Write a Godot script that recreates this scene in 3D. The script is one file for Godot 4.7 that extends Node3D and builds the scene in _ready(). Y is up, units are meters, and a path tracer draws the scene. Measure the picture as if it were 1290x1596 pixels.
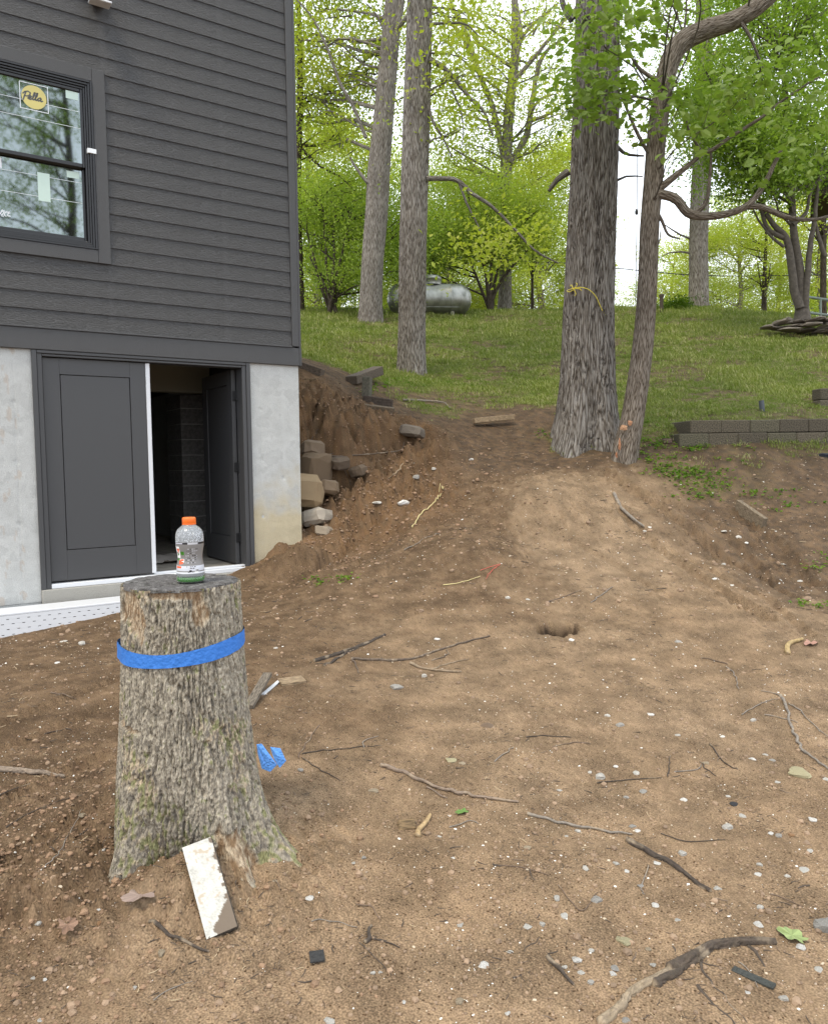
extends Node3D
# A dug-out dirt yard beside a dark sided house, a taped stump in front, a wooded lawn behind.

const F := 1213.0            # lens in photo pixels (photo 1290 x 1596)
const EYE := Vector3(0, 1.52, 0)
const PITCH := 0.0652
const ROLL := -0.0127
const HOUSE_AT := Vector3(-3.285, 0.46, -6.994)
const HOUSE_TURN := 0.5944

var rng := RandomNumberGenerator.new()
var M := {}
var taken := {}
var H: Transform3D           # house frame: x along the wall, y up, z out of the wall
var Hi: Transform3D
var nz := FastNoiseLite.new()
var nf := FastNoiseLite.new()
var nr := FastNoiseLite.new()
var nb := FastNoiseLite.new()
var GL := PackedFloat32Array()
var GU := PackedFloat32Array()
const GX0 := -16.0
const GZ0 := 4.0
const GS := 0.4
const GNX := 81
const GNZ := 91


class MB:
	var v := PackedVector3Array()
	var c := PackedColorArray()
	var ix := PackedInt32Array()
	var uv := PackedVector2Array()
	func tri(a: Vector3, b: Vector3, d: Vector3, col := Color.WHITE) -> void:
		var n := v.size()
		v.append(a); v.append(b); v.append(d)
		c.append(col); c.append(col); c.append(col)
		ix.append(n); ix.append(n + 1); ix.append(n + 2)
	func quad(a: Vector3, b: Vector3, d: Vector3, e: Vector3, col := Color.WHITE) -> void:
		var n := v.size()
		v.append(a); v.append(b); v.append(d); v.append(e)
		for i in 4: c.append(col)
		ix.append(n); ix.append(n + 1); ix.append(n + 2)
		ix.append(n); ix.append(n + 2); ix.append(n + 3)
	func vert(p: Vector3, col := Color.WHITE) -> int:
		v.append(p); c.append(col)
		return v.size() - 1
	func face(a: int, b: int, d: int) -> void:
		ix.append(a); ix.append(b); ix.append(d)


func commit(mb: MB, smooth := false) -> ArrayMesh:
	var a := []
	a.resize(Mesh.ARRAY_MAX)
	a[Mesh.ARRAY_VERTEX] = mb.v
	a[Mesh.ARRAY_COLOR] = mb.c
	a[Mesh.ARRAY_INDEX] = mb.ix
	if mb.uv.size() == mb.v.size() and mb.v.size() > 0:
		a[Mesh.ARRAY_TEX_UV] = mb.uv
	var m := ArrayMesh.new()
	if smooth:
		var st := SurfaceTool.new()
		st.create_from_arrays(a)
		st.generate_normals()
		return st.commit()
	m.add_surface_from_arrays(Mesh.PRIMITIVE_TRIANGLES, a)
	return m


func numbered(called: String) -> String:
	if not taken.has(called):
		taken[called] = 0
		return called
	taken[called] += 1
	return "%s_%03d" % [called, taken[called]]


func thing(called: String, label: String, category: String, where := Vector3.ZERO, group := "") -> Node3D:
	var o := Node3D.new()
	o.name = numbered(called)
	add_child(o)
	o.position = where
	tag(o, label, category, group)
	return o


func tag(o: Node3D, label: String, category: String, group := "", kind := "") -> void:
	o.set_meta("label", label)
	o.set_meta("category", category)
	if group: o.set_meta("group", group)
	o.set_meta("kind", kind if kind else "thing")


func put(called: String, mesh: Mesh, m: Material, parent: Node3D = null, at_pos := Vector3.ZERO) -> MeshInstance3D:
	var o := MeshInstance3D.new()
	o.mesh = mesh
	o.material_override = m
	if parent == null:
		o.name = numbered(called)
		add_child(o)
	else:
		o.name = called
		parent.add_child(o, true)
	o.position = at_pos
	return o


# ---------------------------------------------------------------- lens helpers: a photo pixel gives a direction
func ray(u: float, v: float) -> Vector3:
	var xr := (u - 645.0) / F
	var yr := (798.0 - v) / F
	var x := xr * cos(ROLL) - yr * sin(ROLL)
	var y := xr * sin(ROLL) + yr * cos(ROLL)
	return Vector3(x, y * cos(PITCH) - sin(PITCH), -y * sin(PITCH) - cos(PITCH))


func at(u: float, v: float, depth: float) -> Vector3:
	var d := ray(u, v)
	return EYE + d * (depth / -d.z)


func wall_at(u: float, v: float, out := 0.0) -> Vector2:
	var o := Hi * EYE
	var d := Hi.basis * ray(u, v)
	var t := (out - o.z) / d.z
	return Vector2(o.x + d.x * t, o.y + d.y * t)


func gnd(u: float, v: float) -> Vector3:
	var d := ray(u, v)
	d = d / -d.z
	var t := 1.2
	var last := t
	while t < 45.0:
		var p := EYE + d * t
		if p.y < hgt(p.x, p.z):
			var a := last
			var b := t
			for i in 9:
				var m := (a + b) * 0.5
				var q := EYE + d * m
				if q.y < hgt(q.x, q.z): b = m
				else: a = m
			var w := EYE + d * b
			return Vector3(w.x, hgt(w.x, w.z), w.z)
		last = t
		t += 0.015 * t
	return EYE + d * 20.0


# ---------------------------------------------------------------- terrain
var cpts := []


func solve_tps(p: Array) -> PackedFloat64Array:
	var n := p.size()
	var m := n + 3
	var A := []
	for i in m:
		var row := PackedFloat64Array()
		row.resize(m + 1)
		A.append(row)
	for i in n:
		for j in n:
			A[i][j] = phi(p[i].x - p[j].x, p[i].z - p[j].z)
		A[i][i] = 0.02
		A[i][n] = 1.0; A[i][n + 1] = p[i].x; A[i][n + 2] = p[i].z
		A[n][i] = 1.0; A[n + 1][i] = p[i].x; A[n + 2][i] = p[i].z
		A[i][m] = p[i].y
	for i in m:
		var best := i
		for r in range(i + 1, m):
			if absf(A[r][i]) > absf(A[best][i]): best = r
		var tmp = A[i]; A[i] = A[best]; A[best] = tmp
		var ri: PackedFloat64Array = A[i]
		for r in range(i + 1, m):
			var rr: PackedFloat64Array = A[r]
			var k := rr[i] / ri[i]
			if k != 0.0:
				for q in range(i, m + 1): rr[q] -= k * ri[q]
				A[r] = rr
	var w := PackedFloat64Array()
	w.resize(m)
	for i in range(m - 1, -1, -1):
		var s: float = A[i][m]
		for q in range(i + 1, m): s -= A[i][q] * w[q]
		w[i] = s / A[i][i]
	return w


func phi(dx: float, dz: float) -> float:
	var r2 := dx * dx + dz * dz
	return r2 * log(r2) * 0.5 if r2 > 1e-9 else 0.0


func fill_grid(p: Array) -> PackedFloat32Array:
	var w := solve_tps(p)
	var n := p.size()
	var px := PackedFloat32Array()
	var pz := PackedFloat32Array()
	for q in p:
		px.append(q.x); pz.append(q.z)
	var g := PackedFloat32Array()
	g.resize(GNX * GNZ)
	for j in GNZ:
		var z := GZ0 - j * GS
		for i in GNX:
			var x := GX0 + i * GS
			var s := w[n] + w[n + 1] * x + w[n + 2] * z
			for k in n:
				var dx := x - px[k]
				var dz := z - pz[k]
				var r2 := dx * dx + dz * dz
				if r2 > 1e-9: s += w[k] * r2 * log(r2) * 0.5
			g[j * GNX + i] = s
	return g


func make_terrain() -> void:
	var common := [
		Vector3(-3, -.15, 1), Vector3(0, -.1, 1), Vector3(3, -.1, 1), Vector3(-7, -.1, 0), Vector3(7, 0, 0), Vector3(0, -.3, 3.8),
		Vector3(-2, .02, -2), Vector3(0, 0, -2), Vector3(2, 0, -2), Vector3(-1.1, .1, -2.9), Vector3(-3, .1, -4), Vector3(0, .12, -4), Vector3(2.2, .12, -4), Vector3(4, .15, -4),
		Vector3(9, 1.2, -8), Vector3(10, 3.2, -14), Vector3(13, 5.4, -25), Vector3(9, .2, -3), Vector3(-9, 3, -14), Vector3(-9, 6, -24), Vector3(-9, .2, -5), Vector3(-12, 1, -10)]
	for q in [[0, 990, 6.5], [200, 962, 6.75], [390, 895, 7.85], [468, 848, 8.25], [380, 1050, 4.8], [645, 1000, 5.5], [645, 900, 6.8], [645, 850, 7.6], [560, 870, 7.5], [500, 880, 7.9],
			[750, 800, 8.4], [830, 745, 9.3], [900, 760, 9.0], [960, 800, 8.3], [1000, 900, 6.8], [1100, 900, 6.8], [1200, 900, 6.9], [1280, 950, 6.0], [1280, 850, 7.7],
			[1150, 800, 8.5], [1050, 760, 9.0], [1280, 760, 9.0], [1280, 708, 9.75], [1100, 697, 9.9], [970, 718, 9.5], [905, 692, 10.2], [830, 690, 10.4], [740, 700, 10.2], [690, 690, 10.1], [680, 720, 9.7],
			[700, 640, 11.8], [850, 640, 11.6], [1000, 640, 11.6], [1200, 600, 13.0], [1200, 656, 10.45], [641, 582, 15.0], [577, 502, 21.0], [480, 492, 22.0], [700, 493, 23.2], [850, 481, 26.0], [1000, 479, 26.0],
			[1100, 483, 26.0], [1200, 492, 24.0], [1280, 500, 22.0], [1200, 540, 16.5], [900, 560, 16.2], [750, 540, 18.0], [500, 540, 15.5]]:
		common.append(at(q[0], q[1], q[2]))
	var low := common.duplicate()
	for q in [[475, 830, 8.6], [510, 790, 9.0], [560, 745, 9.3], [610, 720, 9.6]]: low.append(at(q[0], q[1], q[2]))
	low.append_array([Vector3(-1.4, 1.3, -10), Vector3(-.6, 1.5, -10.3), Vector3(0, 1.75, -10.3), Vector3(-2.5, 1.2, -10.5)])
	var high := common.duplicate()
	for q in [[475, 628, 9.7], [540, 644, 9.9], [615, 660, 10.1], [490, 582, 10.8], [580, 625, 10.9], [470, 562, 12.0]]: high.append(at(q[0], q[1], q[2]))
	high.append_array([Vector3(-1.0, 1.9, -8.6), Vector3(-.4, 1.75, -9.0)])
	GL = fill_grid(low)
	GU = fill_grid(high)
	for q in [[470, 700, 9.35], [520, 690, 9.55], [570, 690, 9.75], [620, 690, 9.92], [665, 690, 10.1]]: cpts.append(at(q[0], q[1], q[2]))


func cub(a: float, b: float, c: float, d: float, t: float) -> float:
	return b + 0.5 * t * (c - a + t * (2.0 * a - 5.0 * b + 4.0 * c - d + t * (3.0 * (b - c) + d - a)))


func sample(g: PackedFloat32Array, x: float, z: float) -> float:
	var fx := clampf((x - GX0) / GS, 1.0, GNX - 2.01)
	var fz := clampf((GZ0 - z) / GS, 1.0, GNZ - 2.01)
	var i := int(fx)
	var j := int(fz)
	var tx := fx - i
	var tz := fz - j
	var o := (j - 1) * GNX + i - 1
	var r0 := cub(g[o], g[o + 1], g[o + 2], g[o + 3], tx)
	o += GNX
	var r1 := cub(g[o], g[o + 1], g[o + 2], g[o + 3], tx)
	o += GNX
	var r2 := cub(g[o], g[o + 1], g[o + 2], g[o + 3], tx)
	o += GNX
	var r3 := cub(g[o], g[o + 1], g[o + 2], g[o + 3], tx)
	return cub(r0, r1, r2, r3, tz)


func bank_line(x: float) -> float:
	if x <= cpts[0].x: return cpts[0].z
	for i in cpts.size() - 1:
		if x < cpts[i + 1].x:
			return lerpf(cpts[i].z, cpts[i + 1].z, (x - cpts[i].x) / (cpts[i + 1].x - cpts[i].x))
	return cpts[-1].z


func bank_t(x: float, z: float) -> float:
	var d := bank_line(x) - z + nz.get_noise_2d(x * 1.1, z * 1.6) * 0.34 + nf.get_noise_2d(x * 0.9 + 9.0, z * 1.4) * 0.13
	return smoothstep(-0.17, 0.2, d)


func base_h(x: float, z: float) -> float:
	var zz := maxf(z, -25.5)
	var y: float
	if z > -7.8: y = sample(GL, x, zz)
	elif z < -11.0 or x > 1.6: y = sample(GU, x, zz)
	else:
		y = lerpf(sample(GL, x, zz), sample(GU, x, zz), bank_t(x, z))
	if z < -25.5:
		var d := -25.5 - z
		y += -0.02 * d * d if d < 6.0 else -0.72 - 0.12 * (d - 6.0)
	return y


var cuts := []   # carved furrows: [points, depth, width, box]


func carve(px: Array, depth: float, width: float) -> void:
	var pts := []
	var box := Rect2()
	for q in px:
		var p := gnd(q[0], q[1])
		var p2 := Vector2(p.x, p.z)
		if pts.is_empty(): box = Rect2(p2, Vector2.ZERO)
		else: box = box.expand(p2)
		pts.append(p2)
	cuts.append([pts, depth, width, box.grow(width * 2.5)])


var mounds := []  # [centre, radius x, radius z, height, edge]


func hgt(x: float, z: float) -> float:
	var y := base_h(x, z)
	var p2 := Vector2(x, z)
	for c in cuts:
		if c[3].has_point(p2):
			var best := 9.0
			var pts: Array = c[0]
			for i in pts.size() - 1:
				var q := Geometry2D.get_closest_point_to_segment(p2, pts[i], pts[i + 1])
				best = minf(best, q.distance_squared_to(p2))
			best = sqrt(best) + nf.get_noise_2d(x * 5.0, z * 5.0) * c[2] * 0.8
			y -= c[1] * (1.0 - smoothstep(c[2] * 0.3, c[2], best))
			y += c[1] * 0.25 * smoothstep(c[2] * 0.7, c[2], best) * (1.0 - smoothstep(c[2], c[2] * 1.7, best))
	for m in mounds:
		var dx: float = (x - m[0].x) / m[1]
		var dz: float = (z - m[0].y) / m[2]
		var r := sqrt(dx * dx + dz * dz)
		if r < 1.6:
			r += nf.get_noise_2d(x * 3.0, z * 3.0) * m[5]
			y += m[3] * (1.0 - smoothstep(m[4], 1.0, r))
	var rough := 1.0
	var d := -z
	if d > 11.0: rough = 0.6
	elif x < 0.7 and d > 8.0: rough = 2.6
	elif x < -1.1 and d < 4.0: rough = 1.5
	if x < 0.75 and d > 8.3 and d < 10.9:
		# crumbling cut: lumps and pockets, strongest on the face
		var f := smoothstep(.75, .2, x) * smoothstep(8.3, 8.8, d) * (1.0 - smoothstep(10.1, 10.9, d))
		y += f * ((absf(nz.get_noise_2d(x * 3.1, z * 4.3)) - .2) * .26 + (absf(nf.get_noise_2d(x * 2.2, z * 2.8)) - .2) * .13)
	y += nz.get_noise_2d(x * 0.9, z * 0.9) * 0.013 * rough + nf.get_noise_2d(x, z) * 0.0042 * rough
	if d < 12.0:
		y += nf.get_noise_2d(x * 4.0, z * 4.0) * ((0.0012 if d < 3.6 else 0.0024) if rough < 1.2 else 0.0050) * rough + nr.get_noise_2d(x * 11.0, z * 11.0) * (0.0010 if rough < 1.2 else 0.0026) * rough
	return y


func in_house(x: float, z: float, inset: float) -> bool:
	var q := Hi * Vector3(x, 0, z)
	return q.x > -6.0 + inset and q.x < 2.5 - inset and q.z < -inset and q.z > -9.0 + inset


func lawn(x: float, z: float) -> float:
	var d := -z
	var edge := 11.7
	if x < 0.2: edge = lerpf(11.7, 12.6, clampf(0.2 - x, 0, 1))
	if x > 1.4: edge = lerpf(11.7, 9.75, clampf((x - 1.4) / 1.4, 0, 1))
	var n := nz.get_noise_2d(x * 0.55 + 40.0, z * 0.55)
	var n2 := nf.get_noise_2d(x * 0.6 + 7.0, z * 0.6)
	var m := smoothstep(-0.9, 1.9, d - edge + n * 1.3 + n2 * 0.9)
	var bare := smoothstep(-0.12, 0.32, nz.get_noise_2d(x * 0.45 - 20.0, z * 0.6 + 11.0) + n2 * 0.45)
	return m * (1.0 - 0.75 * bare)


var pit_at := Vector2.ZERO


func _ready() -> void:
	# camera
	var cam := Camera3D.new()
	cam.name = "camera"
	cam.position = EYE
	cam.rotation = Vector3(-PITCH, 0, ROLL)
	cam.fov = rad_to_deg(2.0 * atan(798.0 / F))
	cam.near = 0.05
	cam.far = 400.0
	add_child(cam)
	cam.current = true
	# sky: a bright, even overcast
	var env := Environment.new()
	env.background_mode = Environment.BG_SKY
	var sm := ProceduralSkyMaterial.new()
	sm.sky_top_color = Color(0.87, 0.90, 0.94)
	sm.sky_horizon_color = Color(0.95, 0.965, 0.985)
	sm.sky_curve = 0.2
	sm.ground_bottom_color = Color(0.35, 0.33, 0.28)
	sm.ground_horizon_color = Color(0.75, 0.78, 0.78)
	sm.sun_angle_max = 1.0
	sm.sky_energy_multiplier = 1.25
	sm.ground_energy_multiplier = 1.0
	var sky := Sky.new()
	sky.sky_material = sm
	env.sky = sky
	env.tonemap_mode = Environment.TONE_MAPPER_LINEAR
	env.tonemap_exposure = 1.45
	env.sdfgi_enabled = true
	env.ssao_enabled = true
	env.ssil_enabled = true
	var we := WorldEnvironment.new()
	we.name = "environment"
	we.environment = env
	add_child(we)
	# the sun behind thin cloud
	var sun := DirectionalLight3D.new()
	sun.name = "sun"
	sun.light_color = Color(1.0, 0.95, 0.86)
	sun.light_energy = 0.5
	sun.light_angular_distance = 16.0
	sun.shadow_enabled = true
	add_child(sun)
	sun.look_at_from_position(Vector3(-4, 12, 5), Vector3.ZERO)

	rng.seed = 7
	nz.seed = 3; nz.frequency = 1.0; nz.fractal_octaves = 3
	nf.seed = 11; nf.frequency = 4.0; nf.fractal_octaves = 3
	nb.seed = 8; nb.frequency = 1.0; nb.fractal_type = FastNoiseLite.FRACTAL_NONE
	nr.seed = 5; nr.frequency = 2.5; nr.fractal_octaves = 2
	H = Transform3D(Basis(Vector3.UP, HOUSE_TURN), HOUSE_AT)
	Hi = H.affine_inverse()
	make_materials()
	make_terrain()
	carve([[505, 880], [560, 822], [610, 775], [650, 738], [690, 705]], 0.07, 0.09)
	carve([[945, 738], [1010, 780], [1090, 832], [1190, 892]], 0.06, 0.10)
	carve([[965, 795], [990, 822], [1060, 878], [1130, 925], [1200, 965]], 0.045, 0.09)
	carve([[1150, 800], [1210, 850], [1260, 900]], 0.05, 0.12)
	carve([[530, 905], [585, 845], [640, 790], [690, 745]], 0.035, 0.06)
	carve([[600, 895], [660, 835], [720, 780], [760, 740]], 0.025, 0.06)
	carve([[470, 905], [520, 860], [560, 800]], 0.05, 0.08)
	carve([[1000, 770], [1090, 800], [1160, 850], [1240, 930]], 0.04, 0.07)
	carve([[1040, 850], [1110, 890], [1190, 930], [1260, 990]], 0.03, 0.06)
	carve([[880, 840], [960, 880], [1040, 930]], 0.02, 0.06)
	carve([[0, 1130], [90, 1095], [180, 1060]], 0.025, 0.07)
	carve([[0, 1170], [100, 1130], [180, 1095]], 0.02, 0.06)
	carve([[0, 1260], [70, 1225], [150, 1185]], 0.028, 0.10)
	carve([[20, 1360], [90, 1310], [160, 1262]], 0.03, 0.12)
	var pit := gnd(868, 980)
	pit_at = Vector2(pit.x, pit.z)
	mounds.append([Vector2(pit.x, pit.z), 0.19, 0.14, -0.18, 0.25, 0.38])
	for q in [[850, 790, .95, 1.15, .20], [740, 860, .7, .9, .10], [575, 835, .55, .8, -.12], [1130, 865, .9, .6, -.10], [1230, 900, .7, .7, -.08]]:
		var p := gnd(q[0], q[1])
		mounds.append([Vector2(p.x, p.z), q[2], q[3], q[4], 0.0, 0.15])
	var st := at(290, 1330, 2.8)
	mounds.append([Vector2(st.x, st.z + 0.08), 0.75, 0.62, 0.045, 0.25, 0.3])
	mounds.append([Vector2(st.x + 0.09, st.z + 0.25), 0.26, 0.20, 0.075, 0.2, 0.2])
	mounds.append([Vector2(st.x - 0.42, st.z + 0.2), 0.3, 0.3, 0.06, 0.2, 0.4])
	for q in [[440, 885, .35, .12], [480, 870, .3, .14], [500, 900, .25, .06], [430, 860, .2, .1]]:
		var p := gnd(q[0], q[1])
		mounds.append([Vector2(p.x, p.z), q[2], q[2] * 0.8, q[3], 0.1, 0.2])
	for q in [[540, 752, .26, .22, -.28], [484, 690, .20, .3, -.35], [585, 735, .2, .12, -.12]]:
		var p := gnd(q[0], q[1])
		mounds.append([Vector2(p.x, p.z), q[2], q[3], q[4], 0.3, 0.5])
	build_ground()
	build_house()
	build_trees()
	build_stump()
	build_bottle()
	build_yard_things()
	build_stones()
	build_sticks()
	build_scatter()


# ---------------------------------------------------------------- materials
func lin(r: float, g: float, b: float) -> Color:
	return Color(r, g, b).linear_to_srgb()


func mat(key: String, col: Color, rough := 0.8, metal := 0.0) -> StandardMaterial3D:
	var m := StandardMaterial3D.new()
	m.resource_name = key
	m.albedo_color = col
	m.roughness = rough
	m.metallic = metal
	M[key] = m
	return m


func noise_tex(freq: float, seed_: int, octaves := 4, type := FastNoiseLite.TYPE_SIMPLEX_SMOOTH, fractal := FastNoiseLite.FRACTAL_FBM, size := 512, ramp: Array = []) -> NoiseTexture2D:
	var n := FastNoiseLite.new()
	n.seed = seed_
	n.frequency = freq
	n.noise_type = type
	n.fractal_type = fractal
	n.fractal_octaves = octaves
	var t := NoiseTexture2D.new()
	t.width = size
	t.height = size
	t.seamless = true
	t.noise = n
	if ramp.size():
		var g := Gradient.new()
		var offs := PackedFloat32Array()
		var cols := PackedColorArray()
		for r in ramp:
			offs.append(r[0])
			cols.append(r[1])
		g.offsets = offs
		g.colors = cols
		t.color_ramp = g
	return t


func grey(v: float) -> Color:
	return Color(v, v, v)


func triplanar(m: StandardMaterial3D, scale_: Vector3, albedo: Texture2D = null, height: Texture2D = null, relief := 1.0, world := false) -> void:
	m.uv1_triplanar = true
	m.uv1_world_triplanar = world
	m.uv1_scale = scale_
	m.uv1_triplanar_sharpness = 4.0
	if albedo: m.albedo_texture = albedo
	if height:
		m.heightmap_enabled = true
		m.heightmap_texture = height
		m.heightmap_scale = relief


func seamless(freq: float, seed_: int, size: int, octaves: int, type := FastNoiseLite.TYPE_SIMPLEX_SMOOTH) -> PackedByteArray:
	var n := FastNoiseLite.new()
	n.seed = seed_
	n.frequency = freq
	n.noise_type = type
	n.fractal_octaves = octaves
	if type == FastNoiseLite.TYPE_CELLULAR:
		n.fractal_type = FastNoiseLite.FRACTAL_NONE
		n.cellular_return_type = FastNoiseLite.RETURN_DISTANCE
		n.cellular_jitter = 1.0
	var im := n.get_seamless_image(size, size)
	im.convert(Image.FORMAT_L8)
	return im.get_data()


func dirt_texture() -> ImageTexture:
	var S := 1024
	var a := seamless(0.006, 1, S, 5)
	var b := seamless(0.22, 2, S, 3)
	var c := seamless(0.075, 3, S, 1, FastNoiseLite.TYPE_CELLULAR)
	var e := seamless(0.05, 4, S, 3)
	var out := PackedByteArray()
	out.resize(S * S * 3)
	var light := Color(0.92, 0.88, 0.80)
	for i in S * S:
		var v := 0.80 + (a[i] - 128) * 0.0011 + (b[i] - 128) * 0.0022
		var r := v
		var g := v
		var l := v
		if c[i] < 26 and e[i] > 140:      # pale grit
			var k := (26 - c[i]) / 26.0
			k = minf(1.0, k * 2.5)
			r = lerpf(r, 1.0, k); g = lerpf(g, 1.0, k); l = lerpf(l, 1.0, k)
		elif c[i] < 30 and e[i] < 120:    # dark crumbs of bark
			r *= 0.62; g *= 0.58; l *= 0.55
		out[i * 3] = int(clampf(r, 0, 1) * 255)
		out[i * 3 + 1] = int(clampf(g, 0, 1) * 255)
		out[i * 3 + 2] = int(clampf(l, 0, 1) * 255)
	return ImageTexture.create_from_image(Image.create_from_data(S, S, false, Image.FORMAT_RGB8, out))


func make_materials() -> void:
	var fine := noise_tex(0.03, 21, 5)
	var grain := noise_tex(0.02, 22, 5, FastNoiseLite.TYPE_SIMPLEX, FastNoiseLite.FRACTAL_RIDGED)
	var blotch := noise_tex(0.012, 23, 5, FastNoiseLite.TYPE_SIMPLEX_SMOOTH, FastNoiseLite.FRACTAL_FBM, 512, [[0.0, grey(0.72)], [0.5, grey(0.88)], [1.0, grey(1.0)]])
	# ground
	var m := mat("ground", Color.WHITE, 0.95)
	m.vertex_color_use_as_albedo = true
	m.metallic_specular = 0.25
	triplanar(m, Vector3(0.5, 0.5, 0.5), dirt_texture(), noise_tex(0.16, 31, 4, FastNoiseLite.TYPE_SIMPLEX, FastNoiseLite.FRACTAL_FBM, 1024), 0.3)
	# painted siding, trim
	m = mat("siding", lin(0.084, 0.084, 0.086), 0.55)
	triplanar(m, Vector3(0.9, 7.0, 0.9), null, grain, 1.1)
	m = mat("trim", lin(0.068, 0.068, 0.070), 0.6)
	triplanar(m, Vector3(4, 14.0, 4), null, fine, 0.3)
	m = mat("door_paint", lin(0.053, 0.053, 0.055), 0.5)
	triplanar(m, Vector3(6, 6, 6), null, fine, 0.03)
	mat("black_frame", lin(0.012, 0.012, 0.014), 0.35)
	mat("white_vinyl", lin(0.66, 0.67, 0.69), 0.45)
	mat("hinge_metal", lin(0.015, 0.015, 0.016), 0.4, 0.3)
	mat("screw", lin(0.6, 0.6, 0.6), 0.3, 1.0)
	m = mat("glass", lin(0.25, 0.285, 0.29), 0.03, 1.0)
	m = mat("film", Color(lin(0.8, 0.85, 0.85), 1.0), 0.4)
	mat("sticker_green", lin(0.55, 0.68, 0.60), 0.5)
	mat("sticker_white", lin(0.8, 0.82, 0.84), 0.5)
	mat("sticker_clear", lin(0.36, 0.40, 0.41), 0.3)
	mat("sticker_yellow", lin(0.62, 0.53, 0.18), 0.5)
	mat("sticker_ink", lin(0.10, 0.10, 0.10), 0.5)
	# concrete
	m = mat("concrete", Color.WHITE, 0.9)
	m.vertex_color_use_as_albedo = true
	triplanar(m, Vector3(1.1, 1.1, 1.1), noise_tex(0.10, 41, 5, FastNoiseLite.TYPE_SIMPLEX, FastNoiseLite.FRACTAL_FBM, 1024, [[0.0, grey(0.5)], [0.22, grey(0.80)], [0.38, grey(0.92)], [0.7, grey(0.98)], [1.0, grey(1.0)]]), noise_tex(0.10, 41, 5, FastNoiseLite.TYPE_SIMPLEX, FastNoiseLite.FRACTAL_FBM, 1024), 0.3)
	m = mat("block", lin(0.23, 0.22, 0.21), 0.95)
	triplanar(m, Vector3(3, 3, 3), blotch, fine, 0.4)
	m = mat("mortar", lin(0.42, 0.41, 0.39), 0.95)
	m = mat("slab", lin(0.40, 0.36, 0.30), 0.8)
	triplanar(m, Vector3(0.8, 0.8, 0.8), blotch, fine, 0.1)
	m = mat("plaster", lin(0.36, 0.33, 0.25), 0.9)
	m = mat("paving_block", Color.WHITE, 0.95)
	m.vertex_color_use_as_albedo = true
	triplanar(m, Vector3(3, 3, 3), noise_tex(0.03, 44, 5, FastNoiseLite.TYPE_SIMPLEX_SMOOTH, FastNoiseLite.FRACTAL_FBM, 512, [[0.0, grey(0.45)], [0.5, grey(0.85)], [1.0, grey(1.0)]]), fine, 0.8)
	# bark
	var bark_ramp := [[0.0, Color(1, 1, 1)], [0.42, Color(0.90, 0.89, 0.88)], [0.60, Color(0.76, 0.74, 0.72)], [0.76, Color(0.58, 0.55, 0.52)], [1.0, Color(0.40, 0.37, 0.35)]]
	var bark := noise_tex(0.022, 51, 3, FastNoiseLite.TYPE_SIMPLEX_SMOOTH, FastNoiseLite.FRACTAL_RIDGED, 512, bark_ramp)
	var bark_h := noise_tex(0.022, 51, 3, FastNoiseLite.TYPE_SIMPLEX_SMOOTH, FastNoiseLite.FRACTAL_RIDGED)
	for q in [["bark_oak", lin(.45, .42, .385), 2.0], ["bark_hickory", lin(.34, .32, .295), 2.0], ["bark_curved", lin(.33, .29, .245), 1.2], ["bark_far", lin(.40, .36, .31), 1.5], ["bark_dark", lin(.12, .10, .08), .6]]:
		m = mat(q[0], q[1], 0.95)
		m.metallic_specular = 0.2
		m.vertex_color_use_as_albedo = true
		m.albedo_texture = bark
		m.heightmap_enabled = true
		m.heightmap_texture = bark_h
		m.heightmap_flip_texture = true
		m.heightmap_scale = q[2]
	m = mat("bark_smooth", lin(.14, .115, .09), .9)
	m.vertex_color_use_as_albedo = true
	triplanar(m, Vector3(1.5, 1.5, 1.5), blotch, fine, .3)
	m = mat("stump_bark", Color.WHITE, 0.95)
	m.vertex_color_use_as_albedo = true
	m.metallic_specular = 0.2
	triplanar(m, Vector3(4, 1.5, 4), noise_tex(0.05, 52, 4, FastNoiseLite.TYPE_SIMPLEX, FastNoiseLite.FRACTAL_FBM, 512, [[0.0, grey(.72)], [0.4, grey(.88)], [0.65, grey(.98)], [1.0, grey(1.0)]]), noise_tex(0.05, 52, 4, FastNoiseLite.TYPE_SIMPLEX), 0.6)
	m = mat("stump_cut", Color.WHITE, 0.9)
	m.vertex_color_use_as_albedo = true
	triplanar(m, Vector3(5, 5, 5), noise_tex(0.04, 53, 5, FastNoiseLite.TYPE_SIMPLEX, FastNoiseLite.FRACTAL_FBM, 512, [[0.0, grey(.55)], [0.5, grey(.85)], [1.0, grey(1.0)]]), fine, 0.3)
	# foliage
	for q in [["leaf", Color(0.92, 0.98, 0.55)], ["leaf_near", Color(0.80, 0.90, 0.50)], ["blade", Color(0.7, 0.8, 0.4)]]:
		m = mat(q[0], Color.WHITE, 0.55)
		m.vertex_color_use_as_albedo = true
		m.metallic_specular = 0.35
		m.backlight_enabled = true
		m.backlight = q[1]
	# small things
	m = mat("stone", Color.WHITE, 0.85)
	m.vertex_color_use_as_albedo = true
	triplanar(m, Vector3(9, 9, 9), blotch, fine, 0.25)
	m = mat("wood", Color.WHITE, 0.9)
	m.vertex_color_use_as_albedo = true
	triplanar(m, Vector3(6, 6, 6), blotch, fine, 0.3)
	m = mat("timber", Color.WHITE, 0.95)
	m.vertex_color_use_as_albedo = true
	triplanar(m, Vector3(1.5, 12, 12), noise_tex(0.02, 61, 5, FastNoiseLite.TYPE_SIMPLEX_SMOOTH, FastNoiseLite.FRACTAL_FBM, 512, [[0.0, grey(.45)], [0.5, grey(.8)], [1.0, grey(1.0)]]), fine, 0.5)
	m = mat("tape", lin(0.030, 0.17, 0.56), 0.6)
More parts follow.
